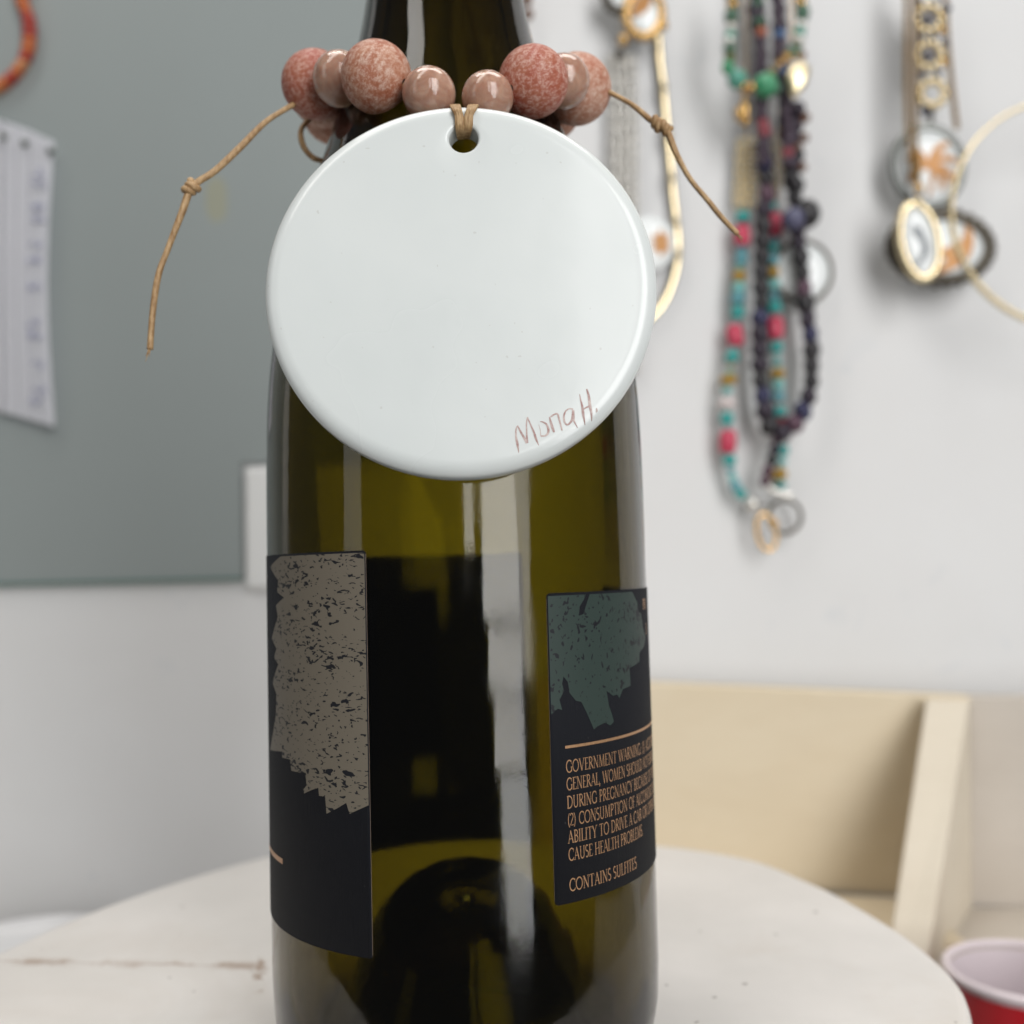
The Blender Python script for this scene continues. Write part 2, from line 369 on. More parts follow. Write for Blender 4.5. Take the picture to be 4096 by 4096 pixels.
# grey panel on the wall
gp = thing("grey_panel", "large grey-green smooth panel mounted on the white wall left of the bottle", "wall panel", (-0.2, PANEL_Y, 0.1))
p0 = on_y(0, 2335, PANEL_Y); p1 = on_y(965, 2312, PANEL_Y)
zb0 = p0.z + (p1.z-p0.z)/(p1.x-p0.x)*(-0.55-p0.x)
nx = on_y(965, 2000, PANEL_Y).x; nz = on_y(1000, 1850, PANEL_Y).z
rx = on_y(1900, 300, PANEL_Y).x
outline = [(-0.55, zb0), (nx, p1.z), (nx, nz), (rx, nz), (rx, 0.60), (-0.55, 0.60)]
bm = bmesh.new()
fr = [bm.verts.new(Vector((x, PANEL_Y, z))-gp.location) for x, z in outline]
bk = [bm.verts.new(Vector((x, WALL_Y-0.0003, z))-gp.location) for x, z in outline]
bm.faces.new(fr)
for i in range(len(fr)): bm.faces.new((fr[i], bk[i], bk[(i+1) % 6], fr[(i+1) % 6]))
po = obj("panel_sheet", bm, M_PANEL, gp, smooth=False)
bm = hull8(rel(gp, [(-0.55, PANEL_Y-0.0015, zb0-0.0012), (nx, PANEL_Y-0.0015, p1.z-0.0012), (nx, PANEL_Y-0.0015, p1.z+0.0006), (-0.55, PANEL_Y-0.0015, zb0+0.0006)]),
           rel(gp, [(-0.55, WALL_Y-0.0005, zb0-0.0012), (nx, WALL_Y-0.0005, p1.z-0.0012), (nx, WALL_Y-0.0005, p1.z-0.0002), (-0.55, WALL_Y-0.0005, zb0-0.0002)]))
obj("edge_strip", bm, M_EDGE, gp, smooth=False)

# white block at the panel's corner
a = on_y(976, 1868, WALL_Y-0.0058); b = on_y(1250, 2352, WALL_Y-0.0058)
tag(obj("white_block", box_bm((a.x, WALL_Y-0.0058, b.z), (b.x, WALL_Y-0.0002, a.z), 0.0022, 3), M_BLOCK, smooth=False),
    "white upright plastic block on wall between grey panel corner and bottle", "block")

# ================================================================== round table
outl = [(-128.3, 59.1), (-110.9, 100.8), (-78.2, 143), (-46, 153.5), (-13.5, 155.8), (25, 152.5), (61.5, 144.3), (88.7, 124.7), (101, 100), (107.5, 80), (113.5, 48), (113, 22), (106.3, 0.8),
        (96, -26), (74, -50), (40, -66), (-5, -72), (-55, -66), (-98, -44), (-124, -10), (-133, 25)]
ol = [Vector((p.x/1000, p.y/1000, 0)) for p in catmull([(x, y, 0) for x, y in outl], 6, True)]
tb = thing("round_stool", "small round stool with worn cracked white paint, carrying the bottle", "stool", (-0.01, 0.025, -0.195))
bm = bmesh.new(); cen = Vector((-0.01, 0.025, 0)); rings = []
prof = [(-0.0030, 0.0), (-0.0016, -0.0004), (-0.0005, -0.0014), (0.0, -0.0030), (0.0, -0.0150), (-0.0008, -0.0168), (-0.0026, -0.0180)]
for off, z in prof:
    ring = []
    for p in ol:
        d = (p-cen).normalized(); q = p+d*off; ring.append(bm.verts.new((q.x-tb.location.x, q.y-tb.location.y, z-tb.location.z)))
    rings.append(ring)
N = len(ol)
for i in range(len(rings)-1):
    for k in range(N): bm.faces.new((rings[i][k], rings[i][(k+1) % N], rings[i+1][(k+1) % N], rings[i+1][k]))
bm.faces.new(rings[0]); bm.faces.new(rings[-1][::-1])
top = obj("stool_top", bm, M_TABLE, tb)
# the material reads world-like coordinates, so keep the mesh in the world frame
for v in top.data.vertices: v.co += Vector(tb.location)
top.location = -Vector(tb.location)
obj("pedestal", lathe([(0, -0.0185), (0.035, -0.0185), (0.03, -0.03), (0.022, -0.06), (0.022, -0.15), (0.05, -0.18), (0.06, -0.195), (0, -0.195)], 32, 0, 0), M_BLOCK, tb).location = (0.0, 0.0, 0.195)

# ================================================================== bottle
RB = 0.0400
outer = [(0.0290, 0.0012), (0.0315, 0.0), (0.0338, 0.0006), (0.0362, 0.0022), (0.0380, 0.0046), (0.0390, 0.0075), (0.0396, 0.011), (0.0399, 0.018), (RB, 0.030), (RB, 0.075),
         (RB, 0.115), (0.03985, 0.127), (0.0396, 0.135), (0.0391, 0.141), (0.0384, 0.1465), (0.0370, 0.154), (0.0349, 0.163), (0.0322, 0.1725), (0.0293, 0.1815), (0.0268, 0.1890),
         (0.0243, 0.1965), (0.0222, 0.2035), (0.0205, 0.2085), (0.0191, 0.2140), (0.0182, 0.219), (0.0174, 0.2240), (0.0162, 0.233), (0.0153, 0.243), (0.0148, 0.255), (0.0146, 0.275)]
lip = [(0.0147, 0.282), (0.0160, 0.2825), (0.0165, 0.284), (0.0165, 0.289), (0.0160, 0.2905), (0.0143, 0.2908), (0.0143, 0.2955), (0.0138, 0.297), (0.0112, 0.297), (0.0098, 0.2955)]
inner = [(0.0095, 0.285), (0.0098, 0.262), (0.0108, 0.245), (0.0128, 0.230), (0.0141, 0.222), (0.0153, 0.2150), (0.0168, 0.2085), (0.0187, 0.2025), (0.0208, 0.1955), (0.0233, 0.1880), (0.0259, 0.1800), (0.0290, 0.1705),
         (0.0318, 0.1610), (0.0338, 0.1525), (0.0352, 0.1450), (0.0360, 0.138), (0.0366, 0.130), (0.0369, 0.118), (0.0370, 0.075), (0.0369, 0.030), (0.0366, 0.018), (0.0358, 0.012), (0.0344, 0.0085), (0.0322, 0.0068),
         (0.0298, 0.0072), (0.0276, 0.0095), (0.0252, 0.0135), (0.0222, 0.0200), (0.0188, 0.0265), (0.0150, 0.0315), (0.0100, 0.0350), (0.0050, 0.0366), (0, 0.0370)]
punt = [(0, 0.0285), (0.0050, 0.0280), (0.0095, 0.0262), (0.0135, 0.0228), (0.0168, 0.0180), (0.0198, 0.0125), (0.0226, 0.0072), (0.0256, 0.0032)]
bottle = thing("wine_bottle", "tall empty olive-green glass wine bottle standing on the white stool", "wine bottle")
def smooth_profile(pr, n=3):
    return [(max(p.x, 0.0), p.z) for p in catmull([(r, 0, z) for r, z in pr], n)]
def r_at(pr, z):
    for (r0, z0), (r1, z1) in zip(pr, pr[1:]):
        if z0 <= z <= z1: return r0+(r1-r0)*(z-z0)/(z1-z0)
    return pr[-1][0] if z > pr[-1][1] else pr[0][0]
_zs = [0.018+0.0015*i for i in range(173)]                     # even heights, then a gaussian blur so the shoulder flows
_raw = [r_at(outer[6:], z) for z in _zs]
_sm = []
for i in range(len(_raw)):
    acc = wt = 0.0
    for k in range(-12, 13):
        j = min(max(i+k, 0), len(_raw)-1); g = math.exp(-(k/5.0)**2); acc += _raw[j]*g; wt += g
    _sm.append(acc/wt)
shoulder = list(zip(_sm, _zs))
def thick(z): return 0.0034+0.0020*min(1, max(0, (z-0.16)/0.06))
shoulder_in = [(r-thick(z), z) for r, z in shoulder][::-1]
prof = smooth_profile(outer[:7], 3)+shoulder+lip+[(0.0097, 0.285)]+shoulder_in+smooth_profile(inner[21:], 3)+smooth_profile(punt, 3)
gb = obj("glass_body", lathe(prof, 160, closed=True), M_GLASS, bottle)

def arc_shell(a0, a1, z0, z1, r0, r1, corner=0.0, na=120):
    bm = bmesh.new(); uv = bm.loops.layers.uv.new("UVMap"); cols = []
    angs = [a0+(a1-a0)*i/na for i in range(na+1)]
    if corner:
        L = abs(a1-a0); cc = corner/r1
        extra = [a0+cc*t for t in (0.1, 0.3, 0.6, 1.0)]+[a1-cc*t for t in (0.1, 0.3, 0.6, 1.0)]
        angs = sorted(set(angs+extra))
    for a in angs:
        s = min(a-a0, a1-a)*r1; dz = 0.0
        if s < corner: dz = corner-math.sqrt(max(corner**2-(corner-s)**2, 0))
        cols.append((a, [bm.verts.new(cyl_pt(a, z, r)) for r, z in ((r1, z0+dz), (r1, z1-dz), (r0, z1-dz), (r0, z0+dz))]))
    for (a, p), (b, q) in zip(cols, cols[1:]):
        for i in range(4):
            f = bm.faces.new((p[i], p[(i+1) % 4], q[(i+1) % 4], q[i]))
            for l in f.loops:
                an = a if l.vert in p else b
                l[uv].uv = (an*r1*1000, l.vert.co.z*1000)
    for f in (bm.faces.new(cols[0][1][::-1]), bm.faces.new(cols[-1][1])): f.material_index = 1
    return bm
def poly_on_cyl(pts, r, step=0.0004):
    """pts: (angle, z) outline -> curved sheet just outside radius r, exact along the outline"""
    bm = bmesh.new(); uv = bm.loops.layers.uv.new("UVMap")
    xs = sorted(set([p[0] for p in pts])); full = []
    for a, b in zip(xs, xs[1:]):
        n = max(1, int((b-a)*r/step)); full += [a+(b-a)*i/n for i in range(n)]
    full.append(xs[-1]); n = len(pts)
    for a, b in zip(full, full[1:]):
        if b-a < 1e-7: continue
        hits = []; mid = (a+b)/2
        for i in range(n):
            (x0, z0), (x1, z1) = pts[i], pts[(i+1) % n]
            if min(x0, x1) < mid < max(x0, x1):
                g = lambda x: z0+(z1-z0)*(x-x0)/(x1-x0)
                hits.append((g(mid), g(a), g(b)))
        hits.sort()
        for h0, h1 in zip(hits[::2], hits[1::2]):
            vs = [bm.verts.new(cyl_pt(a, h0[1], r)), bm.verts.new(cyl_pt(b, h0[2], r)), bm.verts.new(cyl_pt(b, h1[2], r)), bm.verts.new(cyl_pt(a, h1[1], r))]
            f = bm.faces.new(vs)
            for l, (aa, zz) in zip(f.loops, ((a, h0[1]), (b, h0[2]), (b, h1[2]), (a, h1[1]))): l[uv].uv = (aa*r*1000, zz*1000)
    bmesh.ops.remove_doubles(bm, verts=bm.verts[:], dist=1e-7)
    return bm

RL0, RL1 = RB+0.00004, RB+0.00015
# wrap-around front label, its end at the left of the picture
A1 = on_cyl(1476, 3000, RL1)[0]
fl = obj("front_label", arc_shell(A1-R_(181), A1, 0.0311, 0.1022, RL0, RL1, 0.0006, 200), M_LABEL, bottle)
M_RAW = mat('raw_paper_edge', (0.30, 0.23, 0.18), 0.8)
fl.data.materials.append(M_RAW)
def zoomed(pts, ox, oy, sc): return [(ox+x/sc, oy+y/sc) for x, y in pts]
tp = zoomed([(80, 74), (440, 62), (452, 70), (470, 1182), (385, 1220), (370, 1172), (330, 1196), (283, 1220), (277, 1145), (250, 1140), (247, 1105), (215, 1116), (185, 1130), (180, 1114), (195, 1095), (190, 1040), (155, 1036), (128, 1030), (122, 980), (88, 972), (85, 945), (35, 938), (48, 860), (60, 780),
             (62, 690), (45, 640), (70, 560), (52, 530), (62, 490), (42, 445), (68, 350), (60, 300), (95, 265), (65, 240), (70, 190), (35, 130)], 1050, 2150, 1.104)
tpa = [on_cyl(x, y, RL1) for x, y in tp]
tpa = [(min(a, A1-0.006), min(z, 0.1017)) for a, z in tpa]
tpa[0] = (tpa[0][0], 0.1018)
tpa[1] = (tpa[1][0], 0.1018)
obj("brush_print", poly_on_cyl(tpa, RL1+0.00003), M_TAUPE, fl)
def cyl_band(p, q, th, r):
    (a0, z0), (a1, z1) = on_cyl(*p, r), on_cyl(*q, r)
    return poly_on_cyl([(a0, z0-th/2), (a1, z1-th/2), (a1, z1+th/2), (a0, z0+th/2)], r)
a, z = on_cyl(1131, 3446, RL1)
obj("copper_rule", poly_on_cyl([(a-1.1, z-0.0005), (a, z-0.0005), (a, z+0.0005), (a-1.1, z+0.0005)], RL1+0.00004), M_COPPER, fl)

# back label
B0 = on_cyl(2202, 3000, RL1)[0]
bl = obj("back_label", arc_shell(B0, B0+R_(92), 0.0388, 0.0937, RL0, RL1, 0.0008, 100), M_LABEL, bottle)
bl.data.materials.append(M_RAW)
gpts = zoomed([(110, 100), (225, 97), (335, 92), (322, 140), (302, 172), (296, 225), (322, 216), (342, 150), (356, 92), (480, 82), (590, 74), (604, 120), (618, 150), (626, 200), (640, 215), (652, 300), (664, 340), (658, 390), (632, 430), (630, 480), (576, 515), (583, 610), (540, 630), (520, 680), (508, 660), (485, 666), (450, 640), (462, 720), (480, 770), (490, 810), (470, 830),
               (440, 815), (405, 832), (380, 852), (340, 760), (310, 700), (280, 694), (245, 650), (236, 590), (212, 560), (204, 600), (215, 640), (190, 690), (205, 745), (180, 738), (150, 765), (127, 770)], 2100, 2300, 1.38)
ga = [on_cyl(x, y, RL1) for x, y in gpts]
ga = [(max(a, B0+0.008), min(z, 0.0932)) for a, z in ga]
obj("brush_print", poly_on_cyl(ga, RL1+0.00003), M_GREEN, bl)

# lettering: thin-and-thick serif capitals drawn as strokes
def arc(cx, cy, rx, ry, a0, a1, n=12): return [(cx+rx*math.cos(R_(a0+(a1-a0)*i/n)), cy+ry*math.sin(R_(a0+(a1-a0)*i/n))) for i in range(n+1)]
TK, TN, SF = 0.12, 0.055, 0.045
def stem(x, y0=0.0, y1=1.0, s0=True, s1=True, wd=TK):
    o = [([(x, y0), (x, y1)], wd)]
    if s0: o.append(([(x-0.13, y0+SF/2), (x+0.13, y0+SF/2)], SF))
    if s1: o.append(([(x-0.13, y1-SF/2), (x+0.13, y1-SF/2)], SF))
    return o
def serif(x, y): return [([(x-0.11, y), (x+0.11, y)], SF)]
GL = {
 'A': (0.78, [([(0.10, 0.0), (0.39, 1.0)], TN), ([(0.37, 1.0), (0.69, 0.0)], TK), ([(0.20, 0.34), (0.58, 0.34)], TN)]+serif(0.10, 0.025)+serif(0.69, 0.025)),
 'B': (0.64, stem(0.17)+[(([(0.15, 0.975)]+arc(0.27, 0.755, 0.24, 0.22, 90, -90)+[(0.15, 0.535)]), 0.09), (([(0.15, 0.535)]+arc(0.29, 0.28, 0.27, 0.255, 90, -90)+[(0.15, 0.025)]), 0.09)]),
 'C': (0.80, [(arc(0.46, 0.5, 0.37, 0.48, 50, 310, 18), 0.105), ([(0.73, 0.66), (0.73, 0.94)], SF), ([(0.73, 0.08), (0.73, 0.26)], SF)]),
 'D': (0.82, stem(0.17)+[(([(0.15, 0.975)]+arc(0.32, 0.5, 0.42, 0.475, 90, -90)+[(0.15, 0.025)]), 0.095)]),
 'E': (0.60, stem(0.17)+[([(0.15, 0.97), (0.55, 0.97), (0.55, 0.82)], TN), ([(0.15, 0.52), (0.44, 0.52)], TN), ([(0.15, 0.03), (0.58, 0.03), (0.59, 0.2)], TN)]),
 'F': (0.56, stem(0.17)+[([(0.15, 0.97), (0.53, 0.97), (0.53, 0.80)], TN), ([(0.15, 0.52), (0.44, 0.52)], TN)]),
 'G': (0.86, [(arc(0.46, 0.5, 0.37, 0.48, 50, 320, 18), 0.105), ([(0.73, 0.66), (0.73, 0.94)], SF), ([(0.75, 0.06), (0.75, 0.42)], 0.11)]+serif(0.75, 0.43)),
 'H': (0.86, stem(0.17)+stem(0.69)+[([(0.17, 0.5), (0.69, 0.5)], TN)]),
 'I': (0.36, stem(0.18)),
 'K': (0.74, stem(0.17)+[([(0.2, 0.45), (0.6, 1.0)], TN), ([(0.3, 0.56), (0.68, 0.0)], TK)]),
 'L': (0.58, stem(0.17)+[([(0.15, 0.03), (0.56, 0.03), (0.57, 0.22)], TN)]),
 'M': (1.02, [([(0.16, 0.0), (0.22, 1.0)], TN), ([(0.22, 1.0), (0.51, 0.02)], TK), ([(0.51, 0.02), (0.80, 1.0)], TN), ([(0.80, 1.0), (0.86, 0.0)], TK)]+serif(0.16, 0.025)+serif(0.86, 0.025)),
 'N': (0.86, [([(0.17, 0.0), (0.17, 1.0)], TN), ([(0.15, 1.0), (0.70, 0.0)], TK), ([(0.70, 0.0), (0.70, 1.0)], TN)]+serif(0.17, 0.025)+serif(0.70, 0.975)+serif(0.12, 0.975)),
 'O': (0.92, [(arc(0.46, 0.5, 0.38, 0.48, 0, 360, 24), 0.10)]),
 'P': (0.60, stem(0.17)+[(([(0.15, 0.975)]+arc(0.29, 0.735, 0.25, 0.24, 90, -90)+[(0.15, 0.495)]), 0.09)]),
 'R': (0.70, stem(0.17)+[(([(0.15, 0.975)]+arc(0.29, 0.745, 0.24, 0.23, 90, -90)+[(0.15, 0.515)]), 0.09), ([(0.30, 0.52), (0.66, 0.02)], TK)]),
 'S': (0.54, [(arc(0.27, 0.74, 0.18, 0.235, 40, 270, 12)+arc(0.27, 0.27, 0.20, 0.245, 90, -140, 12)[1:], 0.105)]),
 'T': (0.70, stem(0.35, s1=False)+[([(0.04, 0.80), (0.05, 0.97), (0.65, 0.97), (0.66, 0.80)], TN)]),
 'U': (0.84, [([(0.18, 1.0), (0.18, 0.3)]+arc(0.42, 0.3, 0.24, 0.28, 180, 360, 12)+[(0.66, 1.0)], 0.10)]+serif(0.18, 0.975)+serif(0.66, 0.975)),
 'V': (0.78, [([(0.09, 1.0), (0.40, 0.0)], TK), ([(0.40, 0.0), (0.69, 1.0)], TN)]+serif(0.09, 0.975)+serif(0.69, 0.975)),
 'W': (1.10, [([(0.08, 1.0), (0.33, 0.0)], TK), ([(0.33, 0.0), (0.56, 1.0)], TN), ([(0.54, 1.0), (0.79, 0.0)], TK), ([(0.79, 0.0), (1.02, 1.0)], TN)]+serif(0.08, 0.975)+serif(0.55, 0.975)+serif(1.02, 0.975)),
 'Y': (0.74, [([(0.08, 1.0), (0.37, 0.45)], TK), ([(0.66, 1.0), (0.37, 0.45)], TN)]+stem(0.37, 0, 0.5, True, False)+serif(0.08, 0.975)+serif(0.66, 0.975)),
 '(': (0.34, [(arc(0.52, 0.45, 0.38, 0.68, 125, 235, 10), 0.08)]), ')': (0.34, [(arc(-0.18, 0.45, 0.38, 0.68, 55, -55, 10), 0.08)]),
 '1': (0.40, stem(0.2, s1=False)+[([(0.08, 0.86), (0.2, 1.0)], TN)]), '2': (0.54, [(arc(0.26, 0.74, 0.19, 0.235, 160, -20, 10)+[(0.08, 0.05), (0.48, 0.05)], 0.09)]),
 ',': (0.26, [([(0.13, 0.09), (0.07, -0.16)], 0.11)]), '.': (0.26, [([(0.12, 0.0), (0.12, 0.12)], 0.12)]), ':': (0.26, [([(0.12, 0.0), (0.12, 0.12)], 0.12), ([(0.12, 0.5), (0.12, 0.62)], 0.12)]),
 ' ': (0.36, []),
}
def stroke_quads(pts, wd):
    n = len(pts); L = []
    for i in range(n):
        x0, y0 = pts[max(i-1, 0)]; x1, y1 = pts[min(i+1, n-1)]
        dx, dy = x1-x0, y1-y0; l = math.hypot(dx, dy) or 1
        L.append((pts[i], (-dy/l*wd/2, dx/l*wd/2)))
    return [((p[0]+a[0], p[1]+a[1]), (q[0]+b[0], q[1]+b[1]), (q[0]-b[0], q[1]-b[1]), (p[0]-a[0], p[1]-a[1])) for (p, a), (q, b) in zip(L, L[1:])]
TRK = -0.015
def text_width(s): return sum(GL[c][0]+TRK for c in s)
def add_text(bm, s, a0, z0, cap, xs, r):
    x = 0.0; lay = 0
    for ch in s:
        wd, strokes = GL[ch]
        for k, (pts, sw) in enumerate(strokes):
            for q in stroke_quads(pts, sw):
                vs = [bm.verts.new(cyl_pt(a0+(x+px)*xs/r, z0+py*cap, r+k*1.5e-6)) for px, py in q]
                bm.faces.new(vs)
        x += wd+TRK
RT_ = RL1+0.00005
def zp(x, y): return on_cyl(2100+x/1.38, 2300+y/1.38, RL1)
lines = [("GOVERNMENT WARNING:", " (1) ACCORDING", (225, 1093), (640, 988)),
         ("GENERAL, WOMEN SHOULD", " NOT DRINK", (229, 1190), (646, 1087)),
         ("DURING PREGNANCY BECAUSE", " OF THE RISK", (233, 1290), (676, 1172)),
         ("(2) CONSUMPTION OF", " ALCOHOLIC BE", (237, 1387), (605, 1277)),
         ("ABILITY TO DRIVE A CAR", " OR OPERATE", (240, 1482), (643, 1352)),
         ("CAUSE HEALTH PROBLEMS.", "", (243, 1579), (650, 1440)),
         ("CONTAINS SULFITES", "", (249, 1747), (616, 1623))]
bm = bmesh.new()
aL = zp(225, 1093)[0]
for s, more, p, q in lines:
    a0, z0 = zp(*p); a1, z1 = zp(*q)
    xs = (a1-aL)*RT_/text_width(s)
    add_text(bm, s+more, aL, z0, 0.00220, xs, RT_)
le = obj("warning_lettering", bm, M_COPPER, bl, smooth=False)
bm = bmesh.new()
for s, p in (("PR", (650, 190)), ("E", (667, 325))):
    a0, z0 = zp(*p); add_text(bm, s, a0, z0, 0.0021, 0.0021, RT_)
obj("small_lettering", bm, M_COPPER, bl, smooth=False)
a0, z0 = zp(221, 951)
obj("copper_rule", poly_on_cyl([(a0, z0-0.00025), (a0+R_(60), z0-0.00025), (a0+R_(60), z0+0.00025), (a0, z0+0.00025)], RT_), M_COPPER, bl)

# ================================================================== ceramic tag with its beads and cord
DC, DR, DT = Vector((0.00383, -0.04192, 0.14885)), 0.03490, R_(6.73)
DN = Vector((0, -math.cos(DT), math.sin(DT))); DV = Vector((0, math.sin(DT), math.cos(DT))); DU = Vector((1, 0, 0))
orn = thing("beaded_ornament", "round white glazed ceramic disc hung on pink stone beads and tan cord around bottle neck", "ornament", DC)
def on_disc(px, py, off=0.0):
    d = ray(px, py); k = ((DC+DN*off-CAM).dot(DN))/d.dot(DN); p = CAM+d*k-DC
    return p.dot(DU), p.dot(DV)
def dpt(u, v, h): return DU*u+DV*v+DN*h
hx, hy = on_disc(1854, 552); HR = 0.00262
TH = 0.0052; seg = 160
sect = []
eR, eH = 0.0030, 0.0007                                       # roundings at the rim and at the hole
for k in range(9):                                            # back rim to front rim
    t = math.pi/2*k/8; sect.append((0.0, -0.0018*math.sin(t)+0.0, -TH+0.0018-0.0018*math.cos(t), 'o')) if False else None
sect = [x for x in sect if x]
ringsd = []
def ring_at(t, inset, h):                                     # t=0 rim, t=1 hole
    out = []
    for k in range(seg):
        a = 2*math.pi*k/seg
        R = DR-inset if t == 0 else None
        ox, oy = math.cos(a)*(DR-eR), math.sin(a)*(DR-eR)
        ix, iy = hx+math.cos(a)*(HR+eH), hy+math.sin(a)*(HR+eH)
        if t == 0: u, v = math.cos(a)*(DR-inset), math.sin(a)*(DR-inset)
        elif t == 1: u, v = hx+math.cos(a)*(HR+inset), hy+math.sin(a)*(HR+inset)
        else: u, v = ox+(ix-ox)*t, oy+(iy-oy)*t
        out.append((u, v, h))
    return out
for k in range(7):
    t = math.pi/2*k/6; ringsd.append(ring_at(0, 0.0016*(1-math.sin(t)), -TH+0.0016*(1-math.cos(t))))
for k in range(1, 11):
    t = math.pi/2*k/10; ringsd.append(ring_at(0, eR*(1-math.cos(t)), -0.0022+0.0022*math.sin(t)))
for t in (0.08, 0.25, 0.5, 0.75, 0.92): ringsd.append(ring_at(t, 0, 0.0))
for k in range(6):
    t = math.pi/2*k/5; ringsd.append(ring_at(1, eH*(1-math.sin(t)), -eH*(1-math.cos(t))))
for k in range(6):
    t = math.pi/2*k/5; ringsd.append(ring_at(1, eH*(1-math.cos(t)), -TH+eH*(1-math.sin(t))))
for t in (0.92, 0.5, 0.08): ringsd.append(ring_at(t, 0, -TH))
bm = bmesh.new(); RR = [[bm.verts.new(dpt(*c)) for c in r] for r in ringsd]
for i in range(len(RR)):
    a, b = RR[i], RR[(i+1) % len(RR)]
    for k in range(seg): bm.faces.new((a[k], a[(k+1) % seg], b[(k+1) % seg], b[k]))
disc = obj("ceramic_disc", bm, M_CER, orn)

# hand-written signature, brush strokes lying on the glaze
SG = [([(300, 870), (275, 940), (275, 1060), (300, 1190), (322, 1335)], [14, 26, 34, 44, 12]),
      ([(300, 870), (345, 960), (410, 1070), (465, 1170)], [22, 34, 40, 52]),
      ([(465, 1170), (458, 1000), (455, 840), (468, 725)], [46, 28, 24, 16]),
      ([(468, 725), (520, 840), (580, 980), (620, 1100), (665, 1210)], [26, 26, 36, 40, 10]),
      ([(665, 850), (690, 940), (700, 1050)], [6, 10, 16]),
      ([(700, 1050), (770, 1045), (818, 1010), (832, 940), (800, 850), (740, 810), (690, 800)], [30, 30, 38, 44, 34, 26, 12]),
      ([(850, 720), (880, 840), (910, 930), (930, 985)], [22, 44, 46, 30]),
      ([(870, 720), (930, 680), (985, 668), (1010, 740), (1040, 850), (1066, 955)], [30, 30, 32, 34, 30, 28]),
      ([(1255, 590), (1190, 580), (1130, 620), (1098, 700), (1105, 800), (1150, 855), (1205, 820), (1245, 740), (1255, 600)], [30, 24, 28, 34, 34, 32, 36, 46, 40]),
      ([(1255, 600), (1262, 720), (1270, 790), (1335, 905)], [40, 44, 34, 10]),
      ([(1368, 330), (1385, 430), (1412, 540), (1430, 680), (1462, 850)], [12, 26, 40, 46, 12]),
      ([(1490, 240), (1525, 370), (1545, 530), (1570, 660), (1578, 780)], [28, 44, 50, 40, 14]),
      ([(1420, 600), (1480, 560), (1550, 530)], [26, 28, 40]),
      ([(1656, 565), (1664, 605), (1650, 635)], [16, 36, 14])]
bm = bmesh.new()
for si, (pts, wds) in enumerate(SG):
    sp = [on_disc(2000+x/4.293, 1500+y/4.293) for x, y in pts]
    P = catmull([(u, v, wd/4.293*4.2e-5) for (u, v), wd in zip(sp, wds)], 6)
    prev = None
    for i, p in enumerate(P):
        d = P[min(i+1, len(P)-1)]-P[max(i-1, 0)]; l = math.hypot(d.x, d.y) or 1
        nx_, ny_ = -d.y/l*p.z/2, d.x/l*p.z/2
        dist = math.hypot(p.x, p.y); rr = max(dist-(DR-eR), 0)
        h = -0.0022*(1-math.sqrt(max(1-(rr/eR)**2, 0)))+0.00003+si*2e-6
        cur = (bm.verts.new(dpt(p.x+nx_, p.y+ny_, h)), bm.verts.new(dpt(p.x-nx_, p.y-ny_, h)))
        if prev: bm.faces.new((prev[0], prev[1], cur[1], cur[0]))
        prev = cur
obj("signature", bm, M_SIGN, disc, smooth=False)

# beads
def clean_sphere(name, hole=False):
    return to_mesh(sphere_bm(48, 32), name)
ME_STONE = [clean_sphere("stone_bead") for _ in range(3)]
for me, M in zip(ME_STONE, M_STONE): me.materials.append(M)
ME_QTZ = clean_sphere("quartz_bead"); ME_QTZ.materials.append(M_QTZ)
BEADS = {}
def bead(key, me, px, py, rpx, dep, rot, name):
    p = at_depth(px, py, dep); o = link(name, me, None, orn); o.location = p-DC
    o.scale = (rpx*dep/F_PX,)*3; o.rotation_euler = rot; BEADS[key] = p; return o
bead('L3', ME_STONE[0], 1506, 309, 141, 0.1955, (0.3, 0.5, 0.2), "stone_bead")
bead('L1', ME_STONE[1], 1262, 338, 134, 0.2130, (1.3, 0.2, 2.2), "stone_bead")
bead('R3', ME_STONE[1], 2133, 327, 140, 0.1950, (0.2, 1.1, 0.4), "stone_bead")
bead('R1', ME_STONE[2], 2306, 357, 139, 0.2120, (0.9, 0.3, 1.4), "stone_bead")
bead('L0', ME_STONE[2], 1288, 382, 122, 0.2255, (0.1, 0.8, 0.6), "stone_bead")
bead('L9', ME_STONE[0], 1330, 456, 118, 0.2360, (2.1, 0.8, 0.6), "stone_bead")
bead('R0', ME_STONE[0], 2206, 440, 116, 0.2300, (2.4, 0.1, 0.6), "stone_bead")
bead('L4', ME_QTZ, 1716, 377, 107, 0.1910, (0.2, 0.1, 0.3), "quartz_bead")
bead('R4', ME_QTZ, 1950, 391, 104, 0.1910, (0.9, 0.1, 1.3), "quartz_bead")
bead('L2', ME_QTZ, 1360, 315, 109, 0.2035, (0.4, 1.1, 0.3), "quartz_bead")
bead('R2', ME_QTZ, 2254, 325, 106, 0.2030, (0.2, 2.1, 0.3), "quartz_bead")

def cord_obj(name, pts, rad, parent=orn, n=10, seg=10, wob=0.10, M=M_CORD):
    P = catmull(pts, n); r0 = random.Random(len(P))
    ph = [r0.uniform(0, 6.28) for _ in range(3)]
    f = lambda t: rad*(1+wob*math.sin(9*t+ph[0])+wob*0.6*math.sin(23*t+ph[1]))
    return obj(name, tube(rel(parent, P), f, seg), M, parent)
# loop of cord through the beads and round the back of the neck
ringp = [BEADS['L4'], BEADS['L3'], BEADS['L2'], BEADS['L1'], BEADS['L0'], BEADS['L9'], Vector((-0.016, 0.025, 0.192)), Vector((0.0, 0.029, 0.192)), Vector((0.016, 0.025, 0.192)),
         BEADS['R0'], BEADS['R1'], BEADS['R2'], BEADS['R3'], BEADS['R4']]
cord_obj("cord", ringp, 0.00055, n=6)
